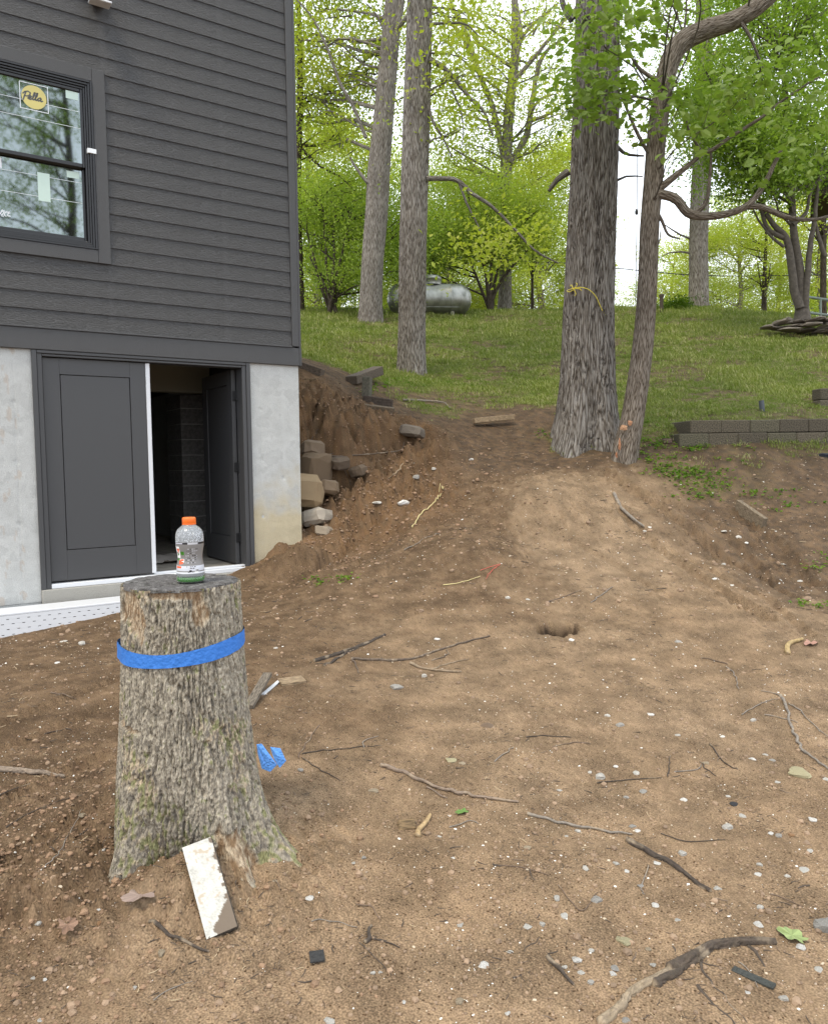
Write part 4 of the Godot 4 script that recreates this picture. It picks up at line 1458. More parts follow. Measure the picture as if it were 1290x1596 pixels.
	# --- thin trunks on the crest
	for q in [[1190, 492, 7, 420, 29.0, "dark thin forked trunk on the crest beside the stone bed"], [829, 484, 4, 390, 30.0, "thin dark sapling on the crest between tank and hickory"], [1282, 500, 9, 340, 27.0, "leaning dark tree behind the metal railing"]]:
		z = q[4]
		r = z / F
		p = px_path([[q[0], q[1] + 6], [q[0], q[1] - 40], [q[0] + 1, q[3]], [q[0] + 3, q[3] - 60], [q[0] - 4, q[3] - 150]], z)
		t = tree_node("slim_tree", q[5], p[0])
		mb = MB.new()
		limb(mb, shifted(p, p[0]), [q[2] * r * .62, q[2] * r * .5, q[2] * r * .42, q[2] * r * .25, r * .5], 12, .3, 0, 10, 1, .2)
		for s in [-1, 1]:
			limb(mb, shifted(px_path([[q[0], q[3] + 45], [q[0] + 6 * s, q[3] + 20], [q[0] + 10 * s, q[3] - 10]], z), p[0]), [q[2] * r * .25, q[2] * r * .2, q[2] * r * .1], 6, .3)
		cl = box_clumps(q[0] - 55, q[3] - 110, q[0] + 55, q[3] + 10, z - 1.5, z + 1.5, 9, .8, 26)
		for c in cl: reach(mb, p, c[0], .04, p[0])
		put("trunk", commit(mb, true), M.bark_dark, t)
		crown(t, cl, leaf_s[1], M.leaf, ya, yb)

	# --- woods that fall away beyond the crest, and the trees behind the camera that the window mirrors
	far_tree_proto = []
	for k in 3:
		far_tree_proto.append(make_far_tree(k, leaf_f[k % 2], [Color(.44, .53, .10), Color(.47, .55, .11), Color(.42, .52, .10)][k], Color(.62, .61, .17)))
	var spots := []
	for q in [[455, 46], [490, 40], [530, 52], [575, 44], [640, 46], [700, 42], [765, 48], [840, 44], [900, 52], [960, 60], [600, 58], [675, 50], [735, 60], [800, 52], [870, 58], [905, 46], [940, 70], [1000, 64], [1045, 48], [1085, 38], [1120, 44], [1150, 36], [1180, 54], [1210, 40], [1245, 50], [1280, 37], [1310, 44], [1345, 52], [620, 74], [780, 76], [1130, 70], [500, 70]]:
		var d: float = q[1]
		var g := at(q[0], 480, d)
		spots.append(Vector3(g.x, hgt(g.x, -d), -d))
	var i := 0
	for s in spots:
		place_far(i, s, "pale green woodland tree rising beyond the crest of the lawn", "woodland trees beyond the lawn", rng.randf_range(0.75, 1.1) * (0.72 if s.x > 8.0 else 1.0))
		i += 1
	# the yard tree that the window mirrors
	var b := Vector3(11.5, hgt(11.5, 3.5) - .3, 7.3)
	t = tree_node("yard_tree", "thin-leaved yard tree mirrored in the window glass", b)
	mb = MB.new()
	p = [b, b + Vector3(.1, 4, .1), b + Vector3(-.1, 8, 0), b + Vector3(.25, 11, .2), b + Vector3(-.2, 14, -.1), b + Vector3(.2, 17, .2)]
	limb(mb, shifted(p, b), [.24, .2, .16, .12, .08, .02], 14, .3)
	cl = []
	for k in 36:
		var h := rng.randf_range(8.2, 16.5)
		cl.append([b + Vector3(rng.randfn() * 1.3 - .8, h, rng.randfn() * 1.3 + .8), .7, 16])
	for c in cl: reach(mb, p, c[0], .06, b)
	put("trunk", commit(mb, true), M.bark_dark, t)
	crown(t, cl, leaf_s[0], M.leaf, da, db)


var far_tree_proto := []
var far_used := {}


func place_far(i: int, where: Vector3, label: String, group: String, size: float) -> void:
	var k := i % 3
	var o: Node3D = far_tree_proto[k]
	if far_used.has(k):
		o = o.duplicate()
		o.name = numbered("woodland_tree")
		add_child(o)
	else:
		far_used[k] = true
	o.position = where
	o.rotation.y = i * 2.1
	o.scale = Vector3.ONE * size
	tag(o, label, "tree", group)


func make_far_tree(k: int, mesh: Mesh, ca: Color, cb: Color) -> Node3D:
	var t := tree_node("woodland_tree", "pale green woodland tree rising beyond the crest of the lawn", Vector3.ZERO)
	var p := [Vector3(0, -.5, 0), Vector3(.1, 2, .05), Vector3(-.1, 5, .2), Vector3(.2, 8, 0), Vector3(.1, 11.5, -.2), Vector3(.3, 15, 0)]
	var mb := MB.new()
	limb(mb, p, [.30, .25, .21, .17, .11, .03], 12, .4, 0, 10, 1, .3)
	var cl := []
	for i in 58:
		var h := 2.2 + 13.0 * rng.randf()
		var w := 3.6 * sqrt(maxf(0.1, 1.0 - pow((h - 7.5) / 8.2, 2.0)))
		var a := rng.randf() * TAU
		var d := w * sqrt(rng.randf())
		cl.append([Vector3(cos(a) * d, h, sin(a) * d), rng.randf_range(.8, 1.5), 40])
	for c in cl: reach(mb, p, c[0], 0.07, Vector3.ZERO, 4)
	put("trunk", commit(mb, true), M.bark_far, t)
	crown(t, cl, mesh, M.leaf, ca, cb)
	return t


func maple(called: String, label: String, z: float, foot: Array, stems: Array, cl: Array, mesh: Mesh, ca: Color, cb: Color) -> void:
	var r := z / F
	var b := at(foot[0], foot[1] + 4, z)
	var t := tree_node(called, label, b)
	var mb := MB.new()
	var tops := []
	for s in stems:
		var p := [b + Vector3(rng.randf_range(-.15, .15), 0, rng.randf_range(-.15, .15)), at(s[0], s[1], z), at(s[2], s[3], z + rng.randf_range(-.6, .6))]
		limb(mb, shifted(p, b), [3.4 * r, 2.2 * r, 1.0 * r], 8, .3, 0, 10, 1, .1, .1, .05)
		tops.append(p)
	for c in cl:
		var best: Array = tops[0]
		for p in tops:
			if (p[2] - c[0]).length() < (best[2] - c[0]).length(): best = p
		reach(mb, best, c[0], .035, b, 4)
	put("trunk", commit(mb, true), M.bark_dark, t)
	crown(t, cl, mesh, M.leaf, ca, cb)


# ---------------------------------------------------------------- stump, tape, bottle
var stump_base: Vector3
var stump_top: Vector3


func stump_r(h: float, a: float) -> float:
	var hs := [-0.15, 0.0, 0.12, 0.25, 0.48, 0.73, 0.99]
	var rs := [0.28, 0.262, 0.256, 0.248, 0.228, 0.214, 0.207]
	var r := 0.207
	for i in 6:
		if h <= hs[i + 1]:
			r = lerpf(rs[i], rs[i + 1], clampf((h - hs[i]) / (hs[i + 1] - hs[i]), 0, 1))
			break
	r *= 1.0 + 0.03 * sin(a * 2.0 + 0.6) + 0.02 * sin(a * 3.0 + 2.0)
	# roots: [angle, width, reach]; angle 0 is to the right, PI/2 faces the camera
	for q in [[0.25, 0.26, 0.19], [0.80, 0.20, 0.17], [2.15, 0.24, 0.10], [3.5, 0.35, 0.02], [4.9, 0.4, 0.10], [5.7, 0.3, 0.09]]:
		var d: float = absf(wrapf(a - q[0], -PI, PI)) / q[1]
		r += q[2] * exp(-d * d) * exp(-maxf(h + 0.03, 0.0) / 0.15)
	for q in [[1.55, 0.42, 0.07], [1.27, .2, .02]]:
		var d: float = absf(wrapf(a - q[0], -PI, PI)) / q[1]
		r -= q[2] * exp(-d * d) * exp(-maxf(h, 0.0) / 0.14)
	return r


func stump_axis(h: float) -> Vector3:
	return Vector3.ZERO.lerp(stump_top - stump_base, clampf(h / (stump_top.y - stump_base.y), -.2, 1.0)) * Vector3(1, 0, 1) + Vector3(0, h, 0)


func build_stump() -> void:
	var b := at(294, 1320, 2.84)
	stump_base = Vector3(b.x, 0.11, b.z)
	stump_top = at(281, 907, 2.84)
	var HT := stump_top.y - stump_base.y
	var t := thing("tree_stump", "tall cut tree stump with mossy furrowed bark, wrapped in blue tape", "stump", stump_base)
	var sides := 440
	var rows := 340
	var mb := MB.new()
	mb.v.resize(sides * (rows + 1))
	mb.c.resize(sides * (rows + 1))
	var tan_ := Color(.56, .45, .32)
	var gr := Color(.37, .325, .255)
	var pl := Color(.55, .49, .395)
	var moss := Color(.17, .185, .055)
	var wood := Color(.26, .17, .10)
	var o := 0
	for j in rows + 1:
		var h := lerpf(-0.16, HT, float(j) / rows)
		var ax := stump_axis(h)
		for i in sides:
			var a := TAU * i / sides
			var r := stump_r(h, a)
			var dir := Vector3(cos(a), 0, sin(a))
			var cx := a * 0.21
			# periodic coordinates round the trunk
			var q := dir * 0.22
			var w1 := nz.get_noise_3d(q.x * 9.0, h * 5.0, q.z * 9.0) * 0.007
			var w2 := nf.get_noise_3d(q.x * 5.0, h * 3.0, q.z * 5.0) * 0.006
			var qx := (q.x + w1) * 44.0
			var qz := (q.z + w2) * 44.0
			var n1 := absf(nb.get_noise_3d(qx, h * 5.5, qz))
			var n2 := absf(nb.get_noise_3d(qx * 1.6 + 7.0, h * 9.0, qz * 1.6))
			var ridge := smoothstep(0.0, 0.26, n1) * 0.72 + smoothstep(0.0, 0.24, n2) * 0.28
			var peel := 0.0
			for pq in [[2.35, 0.92, .36, .075], [2.0, .86, .16, .06], [0.95, 0.90, .15, .065], [1.3, .96, .5, .02], [2.6, .5, .22, .018], [2.2, .485, .2, .012], [.80, .06, .16, .10], [.62, .0, .1, .12]]:
				var da: float = wrapf(a - pq[0], -PI, PI) / pq[2]
				var dh: float = (h - pq[1]) / pq[3]
				peel = maxf(peel, 1.0 - smoothstep(0.75, 1.05, sqrt(da * da + dh * dh) + nf.get_noise_3d(q.x * 4.0, h * 2.0, q.z * 4.0) * 0.7))
			var depth := 0.020 * (ridge - 0.86) + 0.003 * nf.get_noise_3d(q.x * 22.0, h * 12.0, q.z * 22.0)
			depth = lerpf(depth, -0.012 + 0.003 * nf.get_noise_3d(q.x * 20.0, h * 2.0, q.z * 20.0), peel)
			r += depth
			mb.v[o] = ax + dir * r
			var side := dir.x
			var m1 := nz.get_noise_3d(q.x * 5.0, h * 3.0 + 5.0, q.z * 5.0)
			var m2 := nf.get_noise_3d(q.x * 9.0 + 3.0, h * 3.5, q.z * 9.0)
			var m3 := nf.get_noise_3d(q.x * 17.0, h * 4.5 + 5.0, q.z * 17.0)
			var c := gr.lerp(tan_, smoothstep(0.28, 0.42, m1 * .7 + m2 * .45 + m3 * .35 + .14))
			c = c.lerp(pl, smoothstep(0.0, 0.34, m3 + m2 * 0.4) * .8)
			c = c.lerp(Color(.17, .15, .13), smoothstep(0.16, 0.45, -m3 + m1 * .3) * .8)
			var mw := m1 * 0.5 + m2 * 0.5 - 0.06 + (0.16 if h < 0.25 else 0.0)
			c = c.lerp(moss, smoothstep(0.22, 0.45, mw + m3 * 0.8) * 0.75)
			c = c.lerp(wood.lerp(tan_, clampf(0.4 + m3 * 1.5, 0, 1)), peel)
			mb.c[o] = c
			o += 1
	for j in rows:
		for i in sides:
			var a := j * sides + i
			var b2 := j * sides + (i + 1) % sides
			mb.face(a, a + sides, b2)
			mb.face(b2, a + sides, b2 + sides)
	put("bark", commit(mb, true), M.stump_bark, t)
	# the weathered saw cut
	mb = MB.new()
	var nr_ := 40
	var ns := 140
	var top := stump_axis(HT)
	for j in nr_ + 1:
		for i in ns:
			var a := TAU * i / ns
			var rr := stump_r(HT, a) * float(j) / nr_ * 0.985
			var x := cos(a) * rr
			var zz := sin(a) * rr
			var y := 0.004 + nf.get_noise_2d(x * 2.0, zz * 6.0) * 0.003
			for cr in [0.4, 1.9, 3.0, 4.4, 5.3]:
				var d: float = absf(wrapf(a - cr + nz.get_noise_1d(rr * 12.0) * 0.15, -PI, PI)) * rr
				y -= 0.012 * exp(-pow(d / 0.0035, 2.0)) * smoothstep(0.03, 0.1, rr)
			if j == nr_: y -= 0.012
			var n := nf.get_noise_2d(x * 5.0, zz * 10.0)
			var n2 := nz.get_noise_2d(x * 9.0, zz * 9.0)
			var c := Color(.135, .125, .118).lerp(Color(.26, .25, .24), smoothstep(0.0, .5, n + n2 * .5)).lerp(Color(.055, .05, .046), smoothstep(.1, .5, n2 - n * .3))
			mb.vert(top + Vector3(x, y, zz), c)
	for j in nr_:
		for i in ns:
			var a := j * ns + i
			var b2 := j * ns + (i + 1) % ns
			mb.face(a, b2, a + ns)
			mb.face(b2, b2 + ns, a + ns)
	put("cut_top", commit(mb, true), M.stump_cut, t)
	# blue tape round the stump
	var tp := thing("blue_tape", "strip of bright blue tape wrapped round the upper stump", "tape", stump_base)
	mb = MB.new()
	var n := 150
	for j in 5:
		for i in n:
			var a := TAU * i / n
			var h := 0.752 + 0.014 * cos(a) - 0.010 * sin(a) + 0.006 * cos(2.0 * a + .5) + (j / 4.0 - .5) * 0.052 * (1.0 + .12 * sin(3.0 * a))
			var r := stump_r(h, a) + 0.0075 + 0.002 * nf.get_noise_2d(a * 3.0, j * .35) + .0022 * nz.get_noise_2d(a * 9.0, j * .2)
			if a > 2.75 and a < 3.5: r += 0.012 * sin((a - 2.75) / .75 * PI)
			mb.vert(stump_axis(h) + Vector3(cos(a), 0, sin(a)) * r)
	for j in 4:
		for i in n:
			var a := j * n + i
			var b2 := j * n + (i + 1) % n
			mb.face(a, a + n, b2)
			mb.face(b2, a + n, b2 + n)
	put("tape_band", commit(mb, true), M.tape, tp)

	# loose end of tape lying on the soil behind the root
	var lp := at(424, 1190, 2.78)
	lp.y = maxf(lp.y, hgt(lp.x, lp.z))
	var sc := thing("blue_tape_scrap", "folded pale blue scrap of tape lying on dirt at the foot of the stump", "tape", lp)
	for q in [[[[400, 1160], [408, 1159], [432, 1192], [421, 1203]], .0], [[[400, 1160], [421, 1203], [408, 1198], [402, 1175]], .015], [[[421, 1164], [437, 1166], [446, 1186], [436, 1197], [428, 1185]], -.03]]:
		mb = MB.new()
		var pts := []
		for a in q[0]: pts.append(at(a[0], a[1], 2.76 + q[1]) - lp)
		var c := Vector3.ZERO
		for v in pts: c += v
		c = c / pts.size() + Vector3(0, .008, .01)
		for i in pts.size(): mb.tri(c, pts[i], pts[(i + 1) % pts.size()])
		put("tape_fold", commit(mb), M.tape_pale, sc)


func lathe(mb: MB, prof: Array, n: int, cols: Array = []) -> void:
	var first := mb.v.size()
	for j in prof.size():
		for i in n:
			var a := TAU * i / n
			mb.vert(Vector3(cos(a) * prof[j][0], prof[j][1], sin(a) * prof[j][0]), cols[j] if cols.size() else Color.WHITE)
	for j in prof.size() - 1:
		for i in n:
			var a := first + j * n + i
			var b := first + j * n + (i + 1) % n
			mb.face(a, a + n, b)
			mb.face(b, a + n, b + n)


func label_texture() -> ImageTexture:
	var W := 512
	var Hh := 192
	var im := Image.create(W, Hh, false, Image.FORMAT_RGB8)
	im.fill(Color(.50, .49, .48))
	var X := func(zx: float) -> int:      # zoom column across the bottle to label column
		return int((0.5 + asin(clampf((zx - 575.0) / 247.0, -1, 1)) / TAU) * W)
	var Y := func(zy: float) -> int:
		return int((zy - 650.0) / (1260.0 - 650.0) * Hh)
	var R := func(x0: float, y0: float, x1: float, y1: float, c: Color) -> void:
		var a: int = X.call(x0)
		var b: int = X.call(x1)
		im.fill_rect(Rect2i(a, Y.call(y0), maxi(1, b - a), maxi(1, Y.call(y1) - Y.call(y0))), c)
	var white := Color(.93, .93, .93)
	var orange := Color(.90, .36, .16)
	var green := Color(.24, .48, .14)
	var ink := Color(.10, .09, .12)
	R.call(328, 1075, 822, 1165, Color(.80, .81, .84))
	R.call(328, 1185, 822, 1215, Color(.86, .87, .89))
	R.call(328, 1215, 822, 1260, Color(.52, .53, .54))
	R.call(328, 660, 822, 690, ink)
	R.call(345, 668, 480, 684, Color(.85, .85, .9))
	R.call(570, 660, 740, 692, Color(.75, .75, .77))
	# the letter G: white, with an orange bolt across it
	R.call(329, 730, 410, 935, white)
	R.call(350, 770, 405, 800, orange)
	R.call(362, 795, 392, 835, orange)
	R.call(350, 835, 375, 855, Color(.35, .12, .05))
	R.call(355, 855, 385, 890, green)
	R.call(425, 820, 490, 880, green)
	R.call(335, 945, 395, 985, green)
	R.call(395, 950, 490, 1010, white)
	R.call(385, 975, 440, 1050, orange)
	R.call(410, 955, 480, 985, orange)
	R.call(440, 1000, 470, 1035, orange)
	R.call(345, 1080, 440, 1115, orange)
	R.call(300, 1060, 345, 1110, white)
	var rr := RandomNumberGenerator.new()
	rr.seed = 4
	for q in [[560, 770, 740], [545, 805, 740], [560, 845, 720], [520, 890, 740], [520, 930, 735], [520, 965, 720], [515, 1015, 700], [540, 1085, 700], [560, 1110, 690], [560, 1180, 740]]:
		var x: float = q[0]
		while x < q[2]:
			var w := rr.randf_range(8, 40)
			R.call(x, q[1], minf(x + w, q[2]), q[1] + rr.randf_range(8, 14), ink if rr.randf() < .6 else Color(.78, .78, .8))
			x += w + rr.randf_range(6, 14)
	R.call(690, 1130, 742, 1200, white)
	R.call(590, 1150, 630, 1185, ink)
	for i in 7: R.call(696 + i * 7, 1138, 699 + i * 7, 1178, ink)
	return ImageTexture.create_from_image(im)


func build_bottle() -> void:
	var b := at(298, 914, 2.80)
	var top_y := stump_top.y + 0.006
	var t := thing("drink_bottle", "nearly empty sports drink bottle with orange cap standing on the stump", "bottle", Vector3(b.x, top_y, b.z))
	t.rotation.y = 0.15
	var k := 0.235 / 1170.0
	var P := func(z: float, r: float) -> Array: return [r, (1390.0 - z) * k]
	var clear := mat("bottle_plastic", Color(.93, .95, .97, 0.22), 0.12)
	clear.transparency = BaseMaterial3D.TRANSPARENCY_ALPHA
	var mb := MB.new()
	lathe(mb, [P.call(690, .0485), P.call(640, .0490), P.call(600, .0492), P.call(560, .0490), P.call(520, .0480), P.call(480, .0460), P.call(445, .0425), P.call(415, .0375), P.call(392, .0320), P.call(375, .0275), P.call(362, .0235), P.call(345, .0225)], 48)
	put("bottle_dome", commit(mb, true), clear, t)
	# beads of water inside the dome
	mb = MB.new()
	for i in 260:
		var a := rng.randf() * TAU
		var z := rng.randf_range(420, 680)
		var r := 0.0484 if z > 540 else lerpf(.0375, .0478, (z - 415) / 125.0)
		var p := Vector3(cos(a) * r, (1390 - z) * k, sin(a) * r)
		var s := rng.randf_range(.0006, .0019)
		var tx := Vector3(-sin(a), 0, cos(a))
		var n := Vector3(cos(a), .3, sin(a)).normalized() * s
		for j in 6:
			var a0 := TAU * j / 6
			var a1 := TAU * (j + 1) / 6
			mb.tri(p - n, p + tx * cos(a0) * s + Vector3.UP * sin(a0) * s, p + tx * cos(a1) * s + Vector3.UP * sin(a1) * s)
	mat("droplet", lin(.75, .77, .8), .1)
	put("droplets", commit(mb), M.droplet, t)
	# label sleeve, waisted
	mb = MB.new()
	var prof := [[1262, .0484], [1240, .0490], [1200, .0487], [1170, .0478], [1150, .0482], [1110, .0476], [1060, .0462], [1010, .0440], [960, .0428], [900, .0428], [850, .0440], [800, .0460], [750, .0478], [700, .0488], [655, .0490]]
	var n := 64
	for j in prof.size():
		var q: Array = P.call(prof[j][0], prof[j][1] + .0004)
		for i in n + 1:
			var a := TAU * i / n
			# u 0.5 faces the camera
			mb.vert(Vector3(cos(PI * 1.5 - a) * q[0], q[1], sin(PI * 1.5 - a) * q[0]))
			mb.uv.append(Vector2(float(i) / n, clampf((prof[j][0] - 650.0) / 610.0, 0.002, .998)))
	for j in prof.size() - 1:
		for i in n:
			var a := j * (n + 1) + i
			mb.face(a, a + 1, a + n + 1)
			mb.face(a + 1, a + n + 2, a + n + 1)
	var lm := mat("bottle_label", Color.WHITE, 0.3)
	lm.albedo_texture = label_texture()
	put("label_sleeve", commit(mb, true), lm, t)
	mb = MB.new()
	lathe(mb, [[0.001, 0.004], P.call(1385, .040), P.call(1375, .0480), P.call(1350, .0507), P.call(1310, .0507), P.call(1285, .0495), P.call(1263, .0483)], 48)
	var thin := mat("bottle_foot", Color(.9, .95, .9, 0.05), 0.08)
	thin.transparency = BaseMaterial3D.TRANSPARENCY_ALPHA
	put("bottle_base", commit(mb, true), thin, t)
	mb = MB.new()
	lathe(mb, [[0.001, 0.006], P.call(1372, .039), P.call(1360, .0470), P.call(1345, .0492), P.call(1300, .0494), [0.0492, (1390 - 1293) * k], [0.001, (1390 - 1293) * k]], 48)
	mat("green_drink", lin(.018, .15, .006), .15)
	put("green_drink", commit(mb, true), M.green_drink, t)
	mb = MB.new()
	var cap := []
	lathe(mb, [P.call(352, .0228), P.call(350, .0245), P.call(335, .0248), P.call(333, .0238), P.call(330, .0244), P.call(240, .0240), P.call(226, .0228), P.call(220, .0200), [0.001, (1390 - 219) * k]], 60)
	for i in mb.v.size():
		var v := mb.v[i]
		var rad := Vector2(v.x, v.z).length()
		if rad > .0235 and i % 2 == 0: mb.v[i] = Vector3(v.x * .975, v.y, v.z * .975)
	put("cap", commit(mb, true), M.cap_orange, t)


# ---------------------------------------------------------------- other things in the yard
func beam_between(called: String, label: String, cat_: String, a: Vector3, b: Vector3, w: float, h: float, col: Color, m: Material, roll := 0.0, group := "") -> Node3D:
	var c := (a + b) * 0.5
	var t := thing(called, label, cat_, c, group)
	var x := (b - a).normalized()
	var z := x.cross(Vector3.UP).normalized()
	var y := z.cross(x)
	var B := Basis(x, y, z) * Basis(Vector3.RIGHT, roll)
	t.basis = B
	var L := (b - a).length() * 0.5
	var mb := MB.new()
	box(mb, Vector3(-L, 0, -w * .5), Vector3(L, h, w * .5), minf(w, h) * .06, col)
	# uneven, worn edges
	for i in mb.v.size():
		var v := mb.v[i]
		mb.v[i] = v + Vector3(nz.get_noise_3d(v.x * 3.0 + a.x, v.y * 9.0, v.z * 9.0), nz.get_noise_3d(v.x * 3.0, v.y * 9.0 + a.z, v.z * 9.0), nz.get_noise_3d(v.x * 3.0, v.y * 9.0, v.z * 9.0 + 5.0)) * minf(w, h) * .10
	put("beam_body", commit(mb), m, t)
	return t


var rocks := []


func rock_mesh(seed_: int, flat: float, rough: float, sub := 2, cut := .55) -> ArrayMesh:
	var sp := SphereMesh.new()
	sp.radius = 1.0
	sp.height = 2.0
	sp.radial_segments = 6 * sub
	sp.rings = 3 * sub
	var a := sp.get_mesh_arrays()
	var r := RandomNumberGenerator.new()
	r.seed = seed_
	var planes := []
	for i in 9: planes.append([Vector3(r.randfn(), r.randfn(), r.randfn()).normalized(), r.randf_range(cut, cut + .38)])
	var v: PackedVector3Array = a[Mesh.ARRAY_VERTEX]
	for i in v.size():
		var p := v[i]
		for q in planes:
			var d: float = p.dot(q[0])
			if d > q[1]: p -= q[0] * (d - q[1])
		p += p * nz.get_noise_3d(p.x * 1.2 + seed_, p.y * 1.2, p.z * 1.2) * rough
		p.y *= flat
		v[i] = p
	var mb := MB.new()
	mb.v = v
	mb.ix = a[Mesh.ARRAY_INDEX]
	mb.c.resize(v.size())
	mb.c.fill(Color.WHITE)
	# flat facets
	var f := MB.new()
	for i in range(0, mb.ix.size(), 3):
		f.tri(v[mb.ix[i]], v[mb.ix[i + 1]], v[mb.ix[i + 2]])
	return commit(f)


func block_rock(seed_: int) -> ArrayMesh:
	# a broken block: knocked-off corners, uneven faces
	var sr := RandomNumberGenerator.new()
	sr.seed = seed_
	var mb := MB.new()
	box(mb, Vector3(-.85, -.85, -.85), Vector3(.85, .85, .85), .34)
	var moved := {}
	for i in mb.v.size():
		var key := mb.v[i].snapped(Vector3.ONE * .01)
		if not moved.has(key): moved[key] = Vector3(sr.randf_range(-.11, .11), sr.randf_range(-.11, .11), sr.randf_range(-.11, .11))
		mb.v[i] += moved[key]
	# split each face once more for roughness
	var f := MB.new()
	for i in range(0, mb.ix.size(), 3):
		var a := mb.v[mb.ix[i]]
		var b := mb.v[mb.ix[i + 1]]
		var c := mb.v[mb.ix[i + 2]]
		var ab := (a + b) * .5
		var bc := (b + c) * .5
		var ca := (c + a) * .5
		for q in [[a, ab, ca], [ab, b, bc], [ca, bc, c], [ab, bc, ca]]:
			var w := []
			for p in q: w.append(p + Vector3(nz.get_noise_3d(p.x * 1.4, p.y * 1.4 + seed_, p.z * 1.4), nz.get_noise_3d(p.x * 1.4 + 9.0, p.y * 1.4, p.z * 1.4), nz.get_noise_3d(p.x * 1.4, p.y * 1.4, p.z * 1.4 + seed_)) * .10)
			f.tri(w[0], w[1], w[2])
	return commit(f)


func tinted(key: String, col: Color) -> StandardMaterial3D:
	if M.has(key): return M[key]
	var m: StandardMaterial3D = M.stone.duplicate()
	m.resource_name = key
	m.albedo_color = col.linear_to_srgb()
	M[key] = m
	return m


func build_yard_things() -> void:
	# propane tank
	var z := 23.4
	var c := at(669, 467, z)
	var t := thing("propane_tank", "weathered silver propane tank on short legs at the top of the lawn", "tank", c)
	t.rotation.y = 0.10
	var mb := MB.new()
	var R := 0.455
	var L := 0.86
	var prof := []
	for i in 13:
		var a := -PI / 2 + PI / 2 * i / 12.0
		prof.append([maxf(R * cos(a), .002), -L + sin(a) * R * .86])
	for y in [-.62, -.615, -.60, -.595, 0.0, .595, .60, .615, .62]:
		prof.append([R * (1.006 if absf(absf(y) - .6075) < .009 else 1.0), y])
	for i in 13:
		var a := PI / 2 * i / 12.0
		prof.append([maxf(R * cos(a), .002), L + sin(a) * R * .86])
	lathe(mb, prof, 48)
	var body := put("tank_body", commit(mb, true), M.tank_paint, t)
	body.rotation.z = PI * .5
	mb = MB.new()
	lathe(mb, [[.30, R * .9], [.30, R + .10], [.31, R + .105], [.31, R + .135], [.29, R + .19], [.22, R + .225], [.1, R + .24], [.001, R + .243]], 36)
	put("valve_dome", commit(mb, true), M.tank_paint, t, Vector3(.06, 0, 0))
	for x in [-.62, .64]:
		put("leg", box_mesh(Vector3(x - .05, -R - .16, -.32), Vector3(x + .05, -R + .06, .32), .01), M.slab, t)
	put("seam", box_mesh(Vector3(-.84, -.288, .3545), Vector3(.84, -.278, .372), .002), M.tank_paint, t)
	# propane tank pad is the grass itself

	# retaining wall of split blocks
	var w0 := at(1058, 694, 9.92)
	var wall := thing("retaining_wall", "low mossy retaining wall of two courses of grey concrete blocks", "wall", Vector3(w0.x, w0.y - .02, w0.z))
	wall.rotation.y = 0.03
	var bh := 0.165
	var tops := [Color(.165, .138, .098), Color(.19, .158, .112), Color(.145, .12, .085), Color(.17, .15, .10)]
	for course in 2:
		var x := 0.0 if course == 0 else 0.15
		var back := 0.0 if course == 0 else -0.035
		var k := 0
		while x < 3.4:
			var bw := 0.378 if course == 0 or k > 0 else 0.40
			mb = MB.new()
			var y0 := course * (bh + .006)
			box(mb, Vector3(x + .0015, y0, -.26 + back), Vector3(x + bw - .0015, y0 + bh + rng.randf_range(-.004, .004), back + rng.randf_range(-.008, .008)), .010, tops[rng.randi() % 4])
			put("block", commit(mb), M.paving_block, wall)
			x += bw
			k += 1
		for q in 3:   # the return that runs back into the slope
			mb = MB.new()
			box(mb, Vector3((0.0 if course == 0 else .15) + .002, course * (bh + .006) + q * .004, -.27 - (q + 1) * .38), Vector3((0.0 if course == 0 else .15) + .25, course * (bh + .006) + bh + q * .004, -.275 - q * .38), .010, tops[q])
			put("block", commit(mb), M.paving_block, wall)
	w0 = at(1277, 648, 11.2)
	var w2 := thing("retaining_wall", "short upper stack of dark blocks above the retaining wall", "wall", Vector3(w0.x, w0.y - .1, w0.z))
	for course in 3:
		for k in 3:
			mb = MB.new()
			box(mb, Vector3(k * .38 + .003, course * bh, -.25), Vector3(k * .38 + .375, course * bh + bh - .005, 0), .01, tops[(k + course) % 4])
			put("block", commit(mb), M.paving_block, w2)

	# timbers on the bank
	var tc := Color(.20, .155, .115)
	beam_between("landscape_timber", "weathered timber lying across the grass edge, its sawn end showing", "timber", at(548, 600, 11.3), at(590, 584, 12.5), .17, .13, tc, M.timber, 0, "old timbers on the bank")
	beam_between("landscape_timber", "upper old timber with rotten end on the bank beside the weeds", "timber", at(565, 634, 10.75), at(610, 640, 10.75), .20, .15, Color(.14, .105, .08), M.timber, 0, "old timbers on the bank")
	beam_between("landscape_timber", "lowest old timber on the lip of the dug bank", "timber", at(549, 643, 10.45), at(612, 651, 10.4), .17, .13, Color(.26, .19, .125), M.timber, 0.15, "old timbers on the bank")
	beam_between("landscape_timber", "old timber end sticking out beside the house corner", "timber", at(455, 572, 11.0), at(501, 588, 10.9), .16, .11, Color(.24, .185, .14), M.timber, 0, "old timbers on the bank")
	beam_between("timber_stub", "short upright timber stub behind the stacked timbers", "timber", at(573, 628, 10.95), at(574.5, 590, 11.0), .12, .11, Color(.22, .20, .15), M.timber)
	beam_between("wood_board", "pale cut lumber board lying on dark soil below the grass", "board", at(738, 660, 11.0) , at(800, 654, 11.1), .14, .07, Color(.62, .46, .29), M.timber)
	beam_between("wood_plank", "weathered plank half buried in the eroded dirt edge", "board", gnd(1146, 790) - Vector3(0, .05, 0), gnd(1188, 822) - Vector3(0, .03, 0), .06, .14, Color(.36, .28, .19), M.timber)
